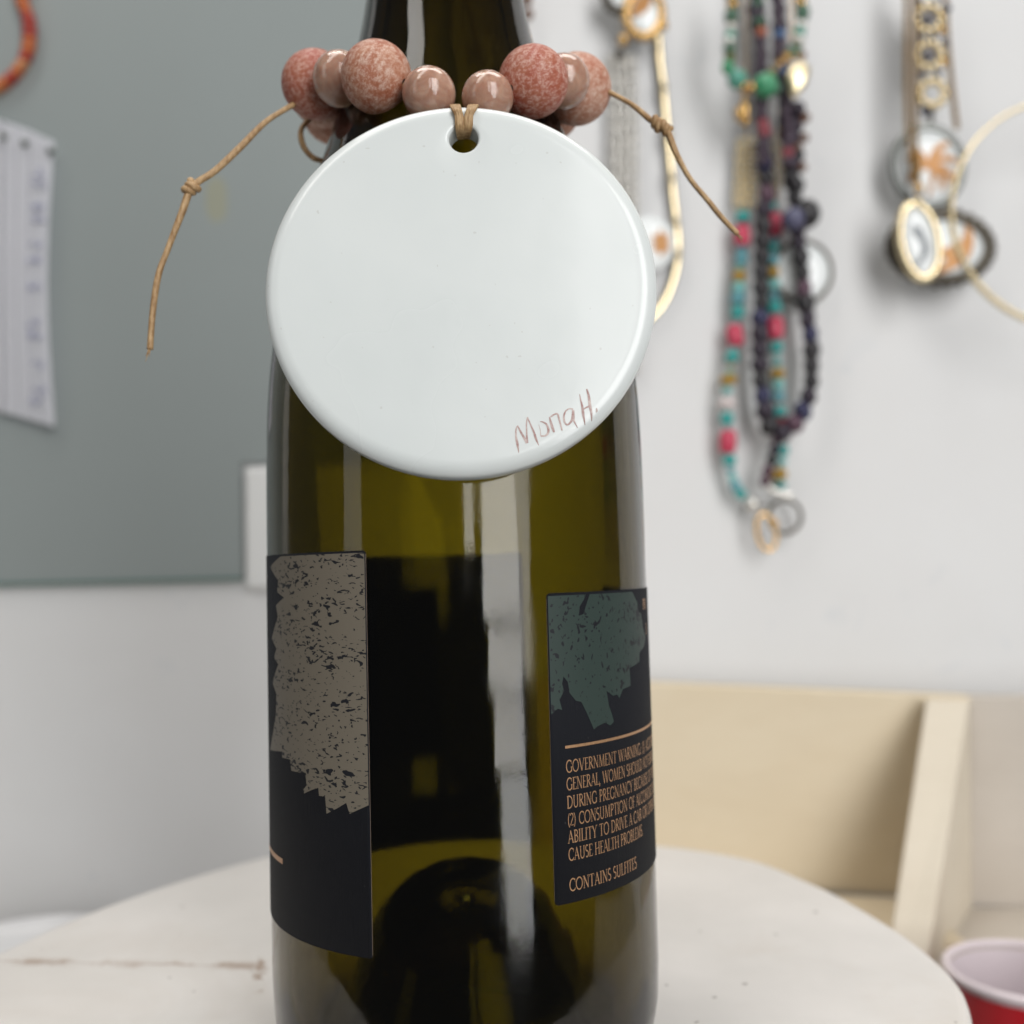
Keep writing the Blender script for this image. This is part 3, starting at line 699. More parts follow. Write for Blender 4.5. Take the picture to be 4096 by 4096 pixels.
# the two flattened strands that pass over the disc's edge into its hole
def on_front(px, py, h): 
    u, v = on_disc(px, py, h); return DC+dpt(u, v, h)
for xs_, x1, x2 in ((1806, 1838, 1842), (1906, 1873, 1866)):
    k = 1 if xs_ < 1854 else -1
    P = [at_depth(xs_+k*8, 452, 0.1915), at_depth(xs_+k*11, 430, 0.1895), at_depth(xs_+k*14, 423, 0.1862), on_front(xs_+k*20, 436, 0.0005), on_front(x1-k*2, 464, 0.0007), on_front(x1, 500, 0.0005), on_front(x2, 532, -0.0010), on_front(x2+k*4, 552, -0.0040), on_front(x2+k*6, 548, -0.0075)]
    bm = bmesh.new(); pr = catmull(rel(orn, P), 8); n_ = len(pr)
    for q, s_ in enumerate((-1.5, -0.9, -0.3, 0.3, 0.9, 1.5)):     # each strand is a flat bundle of waxed fibres
        add_tube(bm, [p+Vector((s_*(0.00036+0.00016*max(0, 1-abs(i-16)/14)), -0.00005*(q % 2)+0.00003*s_*s_, s_*k*0.0002*max(0, 1-i/12))) for i, p in enumerate(pr)], 0.00031, 7)
    obj("cord_strand", bm, M_CORD, orn)
def knot(px, py, dep, rad, ax):
    p = at_depth(px, py, dep); bm = bmesh.new(); ax = Vector(ax).normalized(); s = ax.cross(Vector((0, 1, 0))).normalized(); f = ax.cross(s)
    pts = []
    for i in range(30):
        a = 2*math.pi*i/14.0; pts.append(p+s*math.cos(a)*rad*0.75+f*math.sin(a)*rad*0.75+ax*((i/29-0.5)*rad*1.9)+s*0.2*rad*math.sin(a*0.5))
    add_tube(bm, rel(orn, pts), rad*0.62, 8); 
    obj("knot", bm, M_CORD, orn)
T = lambda px, py, d: at_depth(px, py, d)
tailL = [T(1215, 395, 0.2125), T(1150, 432, 0.2095), T(1060, 490, 0.2074), T(960, 590, 0.2049), T(862, 682, 0.2028), T(770, 748, 0.2013), T(728, 850, 0.2002), T(672, 995, 0.1992), T(634, 1100, 0.1981), T(612, 1240, 0.1971), T(600, 1398, 0.1965)]
cord_obj("cord_tail", tailL, 0.00066); knot(766, 752, .2012, 0.00120, (0.55, 0, 0.8))
tailR = [T(2400, 352, 0.2105), T(2455, 378, 0.2090), T(2530, 420, 0.2079), T(2600, 478, 0.2069), T(2640, 500, 0.2063), T(2672, 530, 0.2058), T(2705, 615, 0.2052), T(2760, 715, 0.2052), T(2830, 800, 0.2051), T(2885, 868, 0.2051), T(2950, 936, 0.2050)]
cord_obj("cord_tail", tailR, 0.00060); knot(2630, 496, .2065, 0.00112, (0.85, 0, -0.5)); knot(2662, 515, .2060, 0.00095, (0.75, 0, -0.6))
cord_obj("cord_loop", [T(1330, 400, 0.2270), T(1245, 470, 0.2220), T(1205, 520, 0.2210), T(1212, 580, 0.2205), T(1245, 625, 0.2205), T(1285, 642, 0.2210), T(1335, 640, 0.2240)], 0.00062)

for P0, P1 in ((tailL[-2], tailL[-1]), (tailR[-2], tailR[-1])):
    bm = bmesh.new(); d = (P1-P0).normalized()
    for k in range(6):
        o_ = Vector((rnd.uniform(-1, 1), rnd.uniform(-1, 1), rnd.uniform(-1, 1)))*0.00032
        add_tube(bm, rel(orn, [P1-d*0.0006+o_*0.6, P1+d*0.0006+o_*1.2, P1+d*rnd.uniform(0.0010, 0.0020)+o_*rnd.uniform(1.5, 3.0)]), lambda t: 0.00016*(1-0.7*t), 5)
    obj("frayed_fibres", bm, M_CORD, orn)
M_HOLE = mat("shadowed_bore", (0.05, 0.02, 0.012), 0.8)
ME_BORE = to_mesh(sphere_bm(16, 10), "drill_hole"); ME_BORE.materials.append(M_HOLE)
for key, px, py, rpx in (('L3', 1618, 330, 141), ('R3', 2042, 352, 140)):
    c = BEADS[key]; R = rpx*(0.1955 if key == 'L3' else 0.1950)/F_PX; v = ray(px, py).normalized(); oc = CAM-c; b_ = oc.dot(v); t_ = -b_-math.sqrt(max(b_*b_-(oc.dot(oc)-R*R), 0))
    p = CAM+v*t_; n_ = (p-c).normalized(); o = link("drill_hole", ME_BORE, None, orn); o.location = p-DC-n_*0.00012; o.rotation_euler = n_.to_track_quat('Z', 'Y').to_euler(); o.scale = (0.00075, 0.00075, 0.0002)

# ================================================================== jewellery on the wall
HANG_Y = WALL_Y-0.010
PX = (HANG_Y-CAM.y)/F_PX                                       # metres per photo pixel on that plane
def zpt(z, x, y): ox, oy, s = z; return ox+x/s, oy+y/s
Z1 = (2850, 0, 2.972); Z2 = (2850, 600, 2.972); Z4 = (2700, 700, 1.2075); Z5 = (3300, 0, 1.379); Z3 = (2400, 0, 3.22); Z6 = (3540, 460, 2.611)
ME_ROUND = to_mesh(sphere_bm(14, 9), "round_bead")
def barrel():
    return lathe([(0, -1), (0.55, -1), (0.82, -0.9), (1.0, -0.55), (1.05, 0), (1.0, 0.55), (0.82, 0.9), (0.55, 1), (0, 1)], 14)
ME_BARREL = to_mesh(barrel(), "barrel_bead")
_mc = {}
def colour(name, c, rough=0.25, metal=0.0):
    if name not in _mc:
        M = mat(name, c, rough, metal); nb = NB(M); n = nb.noise(nb.coord(), 2.5, 4, 0.65)
        nb.base(nb.mix(n, tuple(x*0.6 for x in c), tuple(min(x*1.4, 1) for x in c))); _mc[name] = M
    return _mc[name]
_mm = {}
def bead_mesh(src, M):
    k = (src.name, M.name)
    if k not in _mm:
        me = src.copy(); me.materials.clear(); me.materials.append(M); _mm[k] = me
    return _mm[k]
TEAL = colour("teal_turquoise", (0.03, 0.33, 0.31)); LTEAL = colour("pale_turquoise", (0.20, 0.50, 0.48)); BTEAL = colour("blue_turquoise", (0.11, 0.33, 0.38))
CORAL = colour("coral_red", (0.55, 0.05, 0.10)); OCHRE = colour("ochre_gold", (0.36, 0.21, 0.02), 0.3); CLEAR = colour("pale_shell", (0.66, 0.58, 0.57)); DCORAL = colour("deep_coral", (0.30, 0.02, 0.04))
PEARL = [colour("dark_plum_pearl", (0.035, 0.026, 0.040), 0.2, 0.3), colour("charcoal_pearl", (0.032, 0.030, 0.033), 0.2, 0.3), colour("violet_pearl", (0.035, 0.035, 0.085), 0.2, 0.3), colour("mauve_pearl", (0.10, 0.05, 0.075), 0.25, 0.2)]
GREENS = {'g': colour("green_stone", (0.06, 0.14, 0.09)), 'o': colour("olive_stone", (0.12, 0.12, 0.035)), 't': colour("sea_green_stone", (0.10, 0.34, 0.26)), 'j': colour("jade_stone", (0.06, 0.30, 0.15)),
          's': M_SILVER, 'y': M_GOLD, 'b': colour("sky_blue_stone", (0.10, 0.18, 0.36)), 'c': colour("orange_stone", (0.45, 0.13, 0.07)), 'm': colour("mauve_stone", (0.075, 0.052, 0.075)), 'r': colour("brown_stone", (0.13, 0.05, 0.02)), 'p': colour("rose_stone", (0.33, 0.08, 0.10))}
def nbead(parent, px, py, wpx, hpx, M, src=None, ang=0.0, dy=0.0, name="bead"):
    o = link(name, bead_mesh(src or ME_ROUND, M), None, parent)
    o.location = on_y(px, py, HANG_Y+dy)-Vector(parent.location)
    o.scale = (wpx/2*PX, wpx/2*PX, hpx/2*PX); o.rotation_euler = (rnd.uniform(-.1, .1), ang, 0); return o
def wire(parent, pts, rpx, M, dy=0.0, n=5, name="thread", seg=6, flat=1.0, closed=False):
    P = catmull([on_y(x, y, HANG_Y+dy) for x, y in pts], n, closed)
    return obj(name, tube(rel(parent, P), rpx*PX, seg, closed, flat), M, parent)
def strand_root(name, label, px, py, cat="necklace", group="necklaces hung on the white wall"):
    return thing(name, label, cat, on_y(px, py, HANG_Y), group)
def along(pts, step):                                          # walk a pixel path in even steps: (x, y, tangent angle)
    P = catmull([(x, y, 0) for x, y in pts], 12); out = []; acc = 0.0; nxt = step/2
    for a, b in zip(P, P[1:]):
        l = (b-a).length
        while l > 0 and acc+l >= nxt:
            t = (nxt-acc)/l; q = a.lerp(b, t); d = b-a
            out.append((q.x, q.y, math.atan2(d.x, d.y))); nxt += step
        acc += l
    return out
def chain_bm(parent, pts, link_px, wire_px, width=1.0, dy=0.0):
    bm = bmesh.new()
    for i, (x, y, a) in enumerate(along(pts, link_px*0.72)):
        c = on_y(x, y, HANG_Y+dy)-Vector(parent.location); tw = (0.5 if i % 2 else -0.5)
        L = []
        for k in range(8):
            t = 2*math.pi*k/8; u = math.sin(t)*link_px*0.5*width*PX; v = math.cos(t)*link_px*0.5*PX
            L.append(c+Vector((u*math.cos(a)-v*math.sin(a)*-1, u*tw, -u*math.sin(a)*0-v*math.cos(a))))
        add_tube(bm, L, wire_px*PX, 5, True)
    return bm

# --- turquoise and coral strand
tc = strand_root("turquoise_necklace", "long necklace of turquoise, coral red and ochre beads ending in metal rings", 3000, 1000)
left = [(325, 205, TEAL, 70, 50), (325, 295, CORAL, 80, 108), (320, 360, BTEAL, 56, 34), (320, 405, BTEAL, 64, 52), (312, 448, LTEAL, 50, 26), (310, 490, OCHRE, 62, 58), (308, 545, LTEAL, 64, 50), (304, 598, BTEAL, 70, 52), (303, 662, TEAL, 66, 60), (296, 706, LTEAL, 40, 24), (290, 775, CORAL, 80, 108),
        (280, 842, LTEAL, 40, 22), (274, 880, TEAL, 68, 52), (268, 926, OCHRE, 28, 26), (264, 952, TEAL, 44, 26), (258, 990, OCHRE, 78, 52), (252, 1042, LTEAL, 54, 40), (250, 1105, CLEAR, 84, 54), (250, 1176, TEAL, 66, 58), (253, 1218, LTEAL, 44, 22), (256, 1288, CORAL, 80, 116), (262, 1376, TEAL, 64, 56), (268, 1424, BTEAL, 46, 34), (278, 1462, LTEAL, 50, 44), (293, 1503, BTEAL, 56, 46), (316, 1540, TEAL, 58, 46)]
right = [(470, 152, TEAL, 50, 44), (482, 240, CORAL, 74, 116), (476, 318, BTEAL, 50, 30), (470, 352, TEAL, 66, 40), (470, 410, BTEAL, 60, 50), (473, 470, OCHRE, 60, 50), (476, 530, LTEAL, 60, 46), (479, 585, BTEAL, 54, 44), (480, 640, TEAL, 72, 56), (483, 740, CORAL, 84, 112), (490, 832, TEAL, 62, 56), (492, 880, LTEAL, 40, 24), (493, 912, TEAL, 50, 32), (495, 960, OCHRE, 68, 50),
         (499, 1015, LTEAL, 60, 48), (501, 1070, BTEAL, 60, 48), (505, 1145, TEAL, 66, 54), (512, 1200, DCORAL, 64, 60), (522, 1262, DCORAL, 60, 50), (521, 1330, TEAL, 56, 52), (516, 1385, LTEAL, 52, 44), (502, 1446, OCHRE, 78, 56), (510, 1498, TEAL, 60, 40)]
for leg in (left, right):
    pr = [zpt(Z4, x, y) for x, y, *_ in leg]
    wire(tc, pr, 5, M_DARKMETAL, 0.003 if leg is right else 0)
    for i, ((px, py), (_, _, M, wz, hz)) in enumerate(zip(pr, leg)):
        q0, q1 = pr[max(i-1, 0)], pr[min(i+1, len(pr)-1)]
        ang = math.atan2(q1[0]-q0[0], q1[1]-q0[1])
        nbead(tc, px, py, wz/1.2075, hz/1.2075, M, ME_BARREL if hz > 45 else ME_ROUND, ang, 0.003 if leg is right else 0)
nbead(tc, *zpt(Z4, 372, 1590), 62, 62, M_SILVER)
for dx in (-28, 0, 28):
    obj("chain", chain_bm(tc, [(2990+dx, 560), (2985+dx, 700), (2975+dx, 838)], 34, 5, 1.0, 0.002), M_PALEGOLD, tc)
obj("chain", chain_bm(tc, [(3110, 560), (3112, 700), (3095, 800)], 30, 5, 1.0, 0.004), M_PALEGOLD, tc)
wire(tc, [(2992, 560), (2988, 400), (2985, 200), (2985, -120)], 5, M_GOLD, 0.005)
wire(tc, [(3110, 560), (3118, 300), (3120, -120)], 5, M_GOLD, 0.006)
cx, cy = zpt(Z4, 530, 1650); wire(tc, [(cx+66*math.cos(a), cy+66*math.sin(a)) for a in [k*math.pi/8 for k in range(16)]], 9, M_DARKMETAL, 0.0, 3, "ring", 8, closed=True)
cx, cy = zpt(Z4, 440, 1725); wire(tc, [(cx+38*math.cos(a)+10*math.sin(a), cy+72*math.sin(a)) for a in [k*math.pi/8 for k in range(16)]], 9, M_GOLD, -0.002, 3, "clasp", 8, closed=True)
nbead(tc, *zpt(Z4, 476, 1682), 40, 40, M_GOLD, dy=-0.004)
wire(tc, [zpt(Z4, 430, 1480), zpt(Z4, 470, 1520), zpt(Z4, 530, 1545), zpt(Z4, 570, 1545)], 10, M_SILVER, -0.001, name="hook")
wire(tc, [zpt(Z4, 372, 1590), zpt(Z4, 410, 1600), zpt(Z4, 450, 1590)], 5, M_DARKMETAL)

# --- dark pearl strand
dp = strand_root("dark_pearl_necklace", "long looped strand of dark plum and charcoal pearls hanging in front of turquoise strand", 3100, 900)
path = [(3022, -120), (3032, 60), (3042, 250), (3044, 420), (3050, 600), (3064, 740)] + [zpt(Z4, x, y) for x, y in [(436, 130), (430, 250), (424, 340), (418, 420), (414, 520), (414, 640), (410, 740), (410, 850), (413, 930), (416, 1020), (425, 1110), (445, 1185), (480, 1228), (520, 1246), (560, 1222), (615, 1155), (648, 1050), (664, 940), (658, 830), (646, 730), (632, 630), (618, 530), (604, 420), (596, 330), (590, 230), (572, 100), (562, 30)]] + [(3160, 640), (3150, 520), (3138, 380), (3122, 200), (3112, 60), (3108, -120)]
wire(dp, path, 5, M_DARKMETAL, -0.006)
for i, (x, y, a) in enumerate(along(path, 62)):
    nbead(dp, x+rnd.uniform(-5, 5), y, rnd.uniform(60, 78), rnd.uniform(76, 96), PEARL[rnd.choice([0, 0, 1, 1, 1, 2, 3])], None, a, -0.006, "pearl")
tail = [zpt(Z4, x, y) for x, y in [(500, 1250), (482, 1320), (462, 1390), (440, 1450), (430, 1510)]]
wire(dp, tail, 4, M_DARKMETAL, -0.004)
for x, y, a in along(tail, 44): nbead(dp, x, y, 46, 46, PEARL[rnd.choice([0, 1, 3])], None, a, -0.004, "pearl")
px, py = zpt(Z2, 960, 820); nbead(dp, px, py, 92, 92, colour("dusky_violet_stone", (0.10, 0.10, 0.17), 0.15), dy=-0.012, name="large_bead")
px, py = zpt(Z2, 1120, 760); nbead(dp, px, py, 110, 120, PEARL[1], dy=-0.004, name="large_bead")

# --- short dark multicolour strand
ms = strand_root("mixed_stone_necklace", "dark double strand necklace with orange, sky blue and rose stones, upper middle", 3080, 300)
sA = [(535, -60, 'm'), (540, 40, 'g'), (540, 150, 'm'), (560, 260, 'g'), (580, 385, 'c'), (572, 500, 'm'), (578, 625, 'm'), (570, 740, 'm'), (560, 850, 'm'), (575, 1250, 'm'), (580, 1360, 'm'), (600, 1470, 'p'), (620, 1570, 'p'), (605, 1680, 'm'), (600, 1790, 'm'), (610, 1900, 'm')]
sB = [(790, -60, 'm'), (780, 60, 'm'), (785, 175, 'm'), (790, 290, 'm'), (797, 410, 'b'), (790, 520, 'm'), (782, 625, 'm'), (790, 730, 'm'), (805, 835, 'b'), (830, 960, 'm'), (850, 1060, 'm'), (858, 1180, 'm'), (870, 1280, 'm'), (872, 1370, 'm'), (890, 1480, 'm'), (905, 1590, 'm'), (895, 1700, 'm'), (890, 1820, 'p'), (900, 1930, 'm')]
for sQ in (sA, sB):
    wire(ms, [zpt(Z1, x, y) for x, y, _ in sQ], 4, M_DARKMETAL, -0.013)
    for x, y, k in sQ: nbead(ms, *zpt(Z1, x, y), rnd.uniform(46, 56), rnd.uniform(36, 42), GREENS[k], dy=-0.013)
for x, y in ((1100, 1400), (1085, 1640), (1060, 1990), (1050, 660), (1020, 1480), (1010, 1760)): nbead(ms, *zpt(Z1, x, y), 44, 38, GREENS['r'], dy=-0.010)
for x, y in ((985, 1500), (1010, 1300), (960, 1650), (1000, 1850), (960, 1950), (940, 2100), (1000, 2200)): nbead(ms, *zpt(Z1, x, y), 66, 70, PEARL[rnd.choice([0, 1])], dy=-0.009)

# --- green strand with jade drop and leaf
gs = strand_root("green_stone_necklace", "necklace of green, silver and gold beads with large jade bead and shiny gold leaf", 3080, 200)
gA = [(235, -60, 'g', 44, 40), (240, 60, 'y', 42, 42), (222, 195, 'g', 44, 44), (232, 285, 'o', 30, 20), (230, 330, 's', 38, 36), (212, 428, 't', 38, 28), (205, 495, 's', 40, 36), (205, 590, 'g', 42, 34), (208, 690, 'o', 42, 36), (185, 800, 'j', 42, 54), (295, 945, 't', 66, 66), (365, 1030, 'y', 30, 30), (460, 1045, 'y', 34, 34), (625, 1020, 'j', 84, 84), (755, 1060, 'g', 34, 34), (700, 880, 'o', 36, 44)]
gB = [(700, 880, 'o', 30, 30), (800, 760, 'y', 26, 26), (880, 690, 'y', 34, 32), (960, 625, 'g', 46, 42), (1020, 560, 'o', 30, 24), (1018, 475, 's', 40, 38), (1030, 390, 't', 40, 30), (1050, 300, 's', 40, 38), (1060, 220, 'g', 36, 24), (1070, 150, 'g', 46, 44), (1045, 40, 'y', 42, 42), (1050, -60, 'g', 40, 40)]
for sQ in (gA, gB):
    wire(gs, [zpt(Z1, x, y) for x, y, *_ in sQ], 3, M_GOLD, -0.018)
    for x, y, k, wq, hq in sQ: nbead(gs, *zpt(Z1, x, y), wq*1.2, hq*1.15, GREENS[k], ME_BARREL if k in 'gt' and wq < 60 else None, 0, -0.018)
leaf = [(1060, 738), (1110, 745), (1155, 790), (1155, 870), (1130, 960), (1105, 1030), (1055, 1070), (1030, 1120), (985, 1148), (935, 1130), (920, 1085), (925, 1010), (890, 940), (880, 890), (920, 830), (985, 770)]
lp = [on_y(*zpt(Z1, x, y), HANG_Y-0.024)-Vector(gs.location) for x, y in leaf]
lc = sum(lp, Vector())/len(lp); bm = bmesh.new(); n_ = len(lp)
f0 = [bm.verts.new(p) for p in lp]; f1 = [bm.verts.new(lc.lerp(p, 0.55)+Vector((0, -0.0016, 0))) for p in lp]; f2 = bm.verts.new(lc+Vector((0, -0.0009, 0)))
bk = [bm.verts.new(p+Vector((0, 0.0012, 0))) for p in lp]
for i in range(n_):
    j = (i+1) % n_; bm.faces.new((f0[i], f0[j], f1[j], f1[i])); bm.faces.new((f1[i], f1[j], f2)); bm.faces.new((f0[j], f0[i], bk[i], bk[j]))
bm.faces.new(bk[::-1])
obj("gold_leaf", bm, mat("bright_gold_leaf", (1.0, 0.86, 0.56), 0.35, 1.0), gs)
wire(gs, [zpt(Z1, 1060, 738), zpt(Z1, 1040, 690), zpt(Z1, 960, 640)], 4, M_GOLD, -0.022)
nbead(gs, *zpt(Z1, 325, 1350), 46, 58, M_GOLD, dy=-0.016, name="gold_drop"); nbead(gs, *zpt(Z1, 385, 1290), 42, 80, M_GOLD, dy=-0.015, name="gold_drop"); nbead(gs, *zpt(Z1, 390, 1430), 44, 44, M_GOLD, dy=-0.014, name="gold_drop")
wire(gs, [zpt(Z1, 365, 1030), zpt(Z1, 375, 1180), zpt(Z1, 385, 1290)], 5, M_GOLD, -0.016)

# --- pendants: flat enamelled cabochons in a rim
def pendant(parent, px, py, rx, ry, dy, rimM, rim_px, faceM=M_ENAMEL, yaw=0.0, name="pendant_disc", beaded=0, roll=0.0):
    c = on_y(px, py, HANG_Y+dy)-Vector(parent.location)
    bm = bmesh.new(); seg = 40; rgs = []
    for rr, h in ((1.0, 0.0012), (1.0, -0.0010), (0.93, -0.0019), (0.6, -0.0026), (0.25, -0.0029)):
        rgs.append([bm.verts.new((math.cos(2*math.pi*k/seg)*rx*PX*rr, h, math.sin(2*math.pi*k/seg)*ry*PX*rr)) for k in range(seg)])
    for a, b in zip(rgs, rgs[1:]):
        for k in range(seg): bm.faces.new((a[k], a[(k+1) % seg], b[(k+1) % seg], b[k]))
    bm.faces.new(rgs[-1]); bm.faces.new(rgs[0][::-1])
    o = obj(name, bm, faceM, parent); o.location = c; o.rotation_euler = (0, roll, yaw)
    R = [Vector((math.cos(2*math.pi*k/32)*(rx+rim_px*0.4)*PX, -0.0008, math.sin(2*math.pi*k/32)*(ry+rim_px*0.4)*PX)) for k in range(32)]
    bm = tube(R, rim_px*PX, 8, True, 1.3)
    if beaded:
        for k in range(beaded):
            a = 2*math.pi*k/beaded
            v = Vector((math.cos(a)*(rx+rim_px)*PX, -0.0014, math.sin(a)*(ry+rim_px)*PX))
            bmesh.ops.create_icosphere(bm, subdivisions=1, radius=rim_px*1.25*PX, matrix=Matrix.Translation(v))
    obj("rim", bm, rimM, o); return o
def motif(parent, polys, M, h=-0.0031, yawless=True, name="motif"):
    """raised shapes on a pendant's face, drawn in photo pixels around its centre"""
    bm = bmesh.new()
    for pi_, pts in enumerate(polys):
        P = [Vector((x*PX, h-0.00006*pi_, -y*PX)) for x, y in pts]
        a = [bm.verts.new(p) for p in P]; b = [bm.verts.new(p+Vector((0, 0.0012+0.00001*pi_, 0))) for p in P]
        bm.faces.new(a)
        for i in range(len(a)): bm.faces.new((a[i], b[i], b[(i+1) % len(a)], a[(i+1) % len(a)]))
    return obj(name, bm, M, parent, smooth=False)
def frond(x0, y0, pts, w0):
    P = catmull([(x0, y0, 0)]+[(x, y, 0) for x, y in pts], 4); L = []; Rr = []
    n = len(P)
    for i, p in enumerate(P):
        d = P[min(i+1, n-1)]-P[max(i-1, 0)]; d.normalize(); wd = w0*(0.55+0.9*math.sin(math.pi*min(1, 0.15+0.85*i/(n-1))))*0.5
        if i == n-1: wd = 2
        L.append((p.x-d.y*wd, p.y+d.x*wd)); Rr.append((p.x+d.y*wd, p.y-d.x*wd))
    return L+Rr[::-1]
wp = strand_root("white_disc_pendant", "round white enamel pendant with dark rim behind the dark pearl loop", 3209, 1089, "pendant", "disc pendants hung on the white wall")
wd_ = pendant(wp, 3209, 1089, 112, 122, 0.004, M_DARKMETAL, 11)
motif(wd_, [[(-8, -60), (10, -50), (14, 0), (4, 40), (-10, 20)]], M_AMBERGOLD)
wire(wp, [(3190, 960), (3180, 800), (3170, 400), (3165, -120)], 4, M_GOLD, 0.006)

# --- left group behind the tag
sg = strand_root("silver_mesh_necklace", "wide silver mesh chain necklace hanging just right of bottle, ends behind disc", 2490, 600)
for k in range(4):
    dx = (k-1.5)*28; obj("chain", chain_bm(sg, [(2480+dx, 225), (2492+dx, 420), (2494+dx, 700), (2496+dx, 1000), (2496+dx, 1480)], 44, 6.0, 0.9, 0.004), M_SILVER, sg)
wire(sg, [(2480, 230), (2478, 100), (2476, -120)], 7, M_SILVER, 0.004)
gl = strand_root("flat_gold_necklace", "flat pale gold snake chain curving from top behind the white disc", 2670, 600)
wire(gl, [(2622, -120), (2630, 60), (2638, 230), (2652, 345), (2664, 480), (2680, 640), (2692, 780), (2706, 900), (2712, 1000), (2698, 1100), (2660, 1200), (2600, 1270), (2520, 1300)], 16, M_PALEGOLD, 0.005, 14, "chain", 8, 0.35)
for x, y in ((2655, 345), (2672, 530), (2688, 705), (2703, 885), (2712, 1010)): nbead(gl, x, y, 34, 40, M_PALEGOLD, dy=0.000, name="gold_bead")
st = strand_root("gold_flower_pendant", "white pendant with golden flower half hidden behind right edge of ceramic disc", 2600, 985, "pendant", "disc pendants hung on the white wall")
so = pendant(st, 2595, 975, 100, 105, 0.000, M_ENAMEL, 6)
motif(so, [[(46+44*(1 if k % 2 else 0.62)*math.cos(math.pi*k/6), 5+62*(1 if k % 2 else 0.62)*math.sin(math.pi*k/6)) for k in range(12)]], M_AMBERGOLD, name="flower")
gr = strand_root("gold_cabochon_pendant", "gold beaded pendant pair with pearl white centres at top beside bottle neck", 2560, 60, "pendant", "disc pendants hung on the white wall")
p1_ = pendant(gr, 2574, 62, 62, 84, -0.006, M_GOLD, 15, beaded=22)
motif(p1_, [frond(10, -70, [(0, -30), (-30, 10)], 34), frond(-10, -60, [(-30, -20), (-44, 20)], 24)], M_AMBERGOLD)
p2_ = pendant(gr, 2484, -12, 54, 58, -0.004, M_DARKMETAL, 15, beaded=18)
nbead(gr, *zpt(Z3, 300, 520), 46, 46, M_GOLD, dy=-0.008); nbead(gr, *zpt(Z3, 250, 700), 40, 44, M_DARKMETAL, dy=-0.002); nbead(gr, *zpt(Z3, 820, 330), 40, 40, M_GOLD, dy=-0.006)
bb = strand_root("brown_bead_necklace", "short end of brown bead strand just right of bottle neck at top", 2112, 40)
for x, y, r in ((2100, -60, 44), (2108, 0, 44), (2114, 58, 42)): nbead(bb, x, y, r, r*1.2, GREENS['r'], dy=0.002)
wire(bb, [(2095, -120), (2108, 0), (2114, 70)], 4, M_DARKMETAL, 0.002)

# --- right group
gc = strand_root("gold_flower_chain", "gold chain necklace with three filigree flower links, upper right", 3715, 220)
for dx in (0, 34): obj("chain", chain_bm(gc, [(3626+dx, -120), (3626+dx, 150), (3626+dx, 400), (3632+dx*0.9, 540), (3654+dx*0.5, 680), (3674, 790)], 17, 4.2, 0.9, -0.012), M_CHAIN, gc)
obj("chain", chain_bm(gc, [(3776, -120), (3786, 100), (3802, 300), (3826, 512)], 18, 4.6, 0.9, -0.006), M_CHAIN, gc)
for x, y, d in ((3713, 76, 0), (3714, 222, 0), (3728, 374, 0)):
    for k in range(10):
        a = 2*math.pi*k/10; nbead(gc, x+50*math.cos(a), y+50*math.sin(a), 36, 36, M_PALEGOLD, dy=-0.010)
    if d is not None and y < 300:
        nbead(gc, x, y, 58, 58, colour("smoky_grey_stone", (0.18, 0.17, 0.18), 0.2), dy=-0.009, name="centre_stone")
for x, y in ((3674, 10), (3740, 6), (3790, 34), (3690, 150), (3735, 152), (3780, 170), (3690, 298), (3752, 296), (3697, 440), (3705, 452)): nbead(gc, x, y, 32, 34, colour("midnight_bead", (0.03, 0.032, 0.06), 0.2), dy=-0.010)
for x, y in ((3760, 60), (3765, 120), (3760, 225), (3770, 250)): nbead(gc, x, y, 36, 40, M_GOLD, dy=-0.009)
nbead(gc, 3674, 752, 40, 36, M_GOLD, dy=-0.018); nbead(gc, 3672, 814, 40, 40, M_PALEGOLD, dy=-0.018)
wire(gc, [(3728, 420), (3726, 470), (3722, 512)], 8, M_DARKMETAL, -0.004)
pm = strand_root("palm_tree_pendant", "round white pendant with golden palm tree and grey metal rim", 3710, 672, "pendant", "disc pendants hung on the white wall")
pd = pendant(pm, 3708, 670, 134, 156, -0.003, M_GREYMETAL, 16)
motif(pd, [frond(-6, -4, [(-30, -24), (-62, -30), (-94, -26)], 20), frond(-8, -6, [(-34, -48), (-62, -62), (-84, -58)], 17), frond(2, -8, [(22, -44), (50, -76), (86, -86)], 22), frond(8, -6, [(46, -26), (82, -26), (114, -6)], 20), frond(8, 0, [(44, 12), (76, 34), (84, 76)], 20), frond(4, 4, [(34, 34), (50, 66), (44, 106)], 19), frond(-8, 2, [(-38, 10), (-68, 30), (-86, 72)], 21), frond(2, 0, [(8, 50), (0, 100), (-10, 132)], 10),
           [(-20, -14), (6, -20), (22, -4), (16, 14), (0, 16), (-18, 10)]], M_AMBERGOLD, name="palm_tree")
dk = strand_root("dark_oval_pendant", "wide white oval pendant with dark beaded rim and golden crescent, right side", 3757, 993, "pendant", "disc pendants hung on the white wall")
dko = pendant(dk, 3757, 993, 180, 122, -0.005, M_DARKMETAL, 22, beaded=26, roll=R_(2))
motif(dko, [[(96, -92), (124, -60), (128, -10), (112, 40), (84, 70), (40, 92), (-20, 116), (-30, 92), (20, 60), (-10, 30), (20, 0), (70, -16), (92, -50)]], M_AMBERGOLD, name="crescent")
go = strand_root("gold_oval_pendant", "narrow white oval pendant with thick gold rim and grey motif, overlapping dark oval", 3677, 964, "pendant", "disc pendants hung on the white wall")
goo = pendant(go, 3672, 968, 66, 142, -0.016, M_PALEGOLD, 17, roll=R_(-7), name="pendant_disc")
motif(goo, [[(-20, -70), (8, -50), (20, -10), (30, 30), (20, 60), (-4, 84), (-40, 110), (-20, 70), (-2, 40), (-2, 10), (-24, -30)]], M_MOTIF)
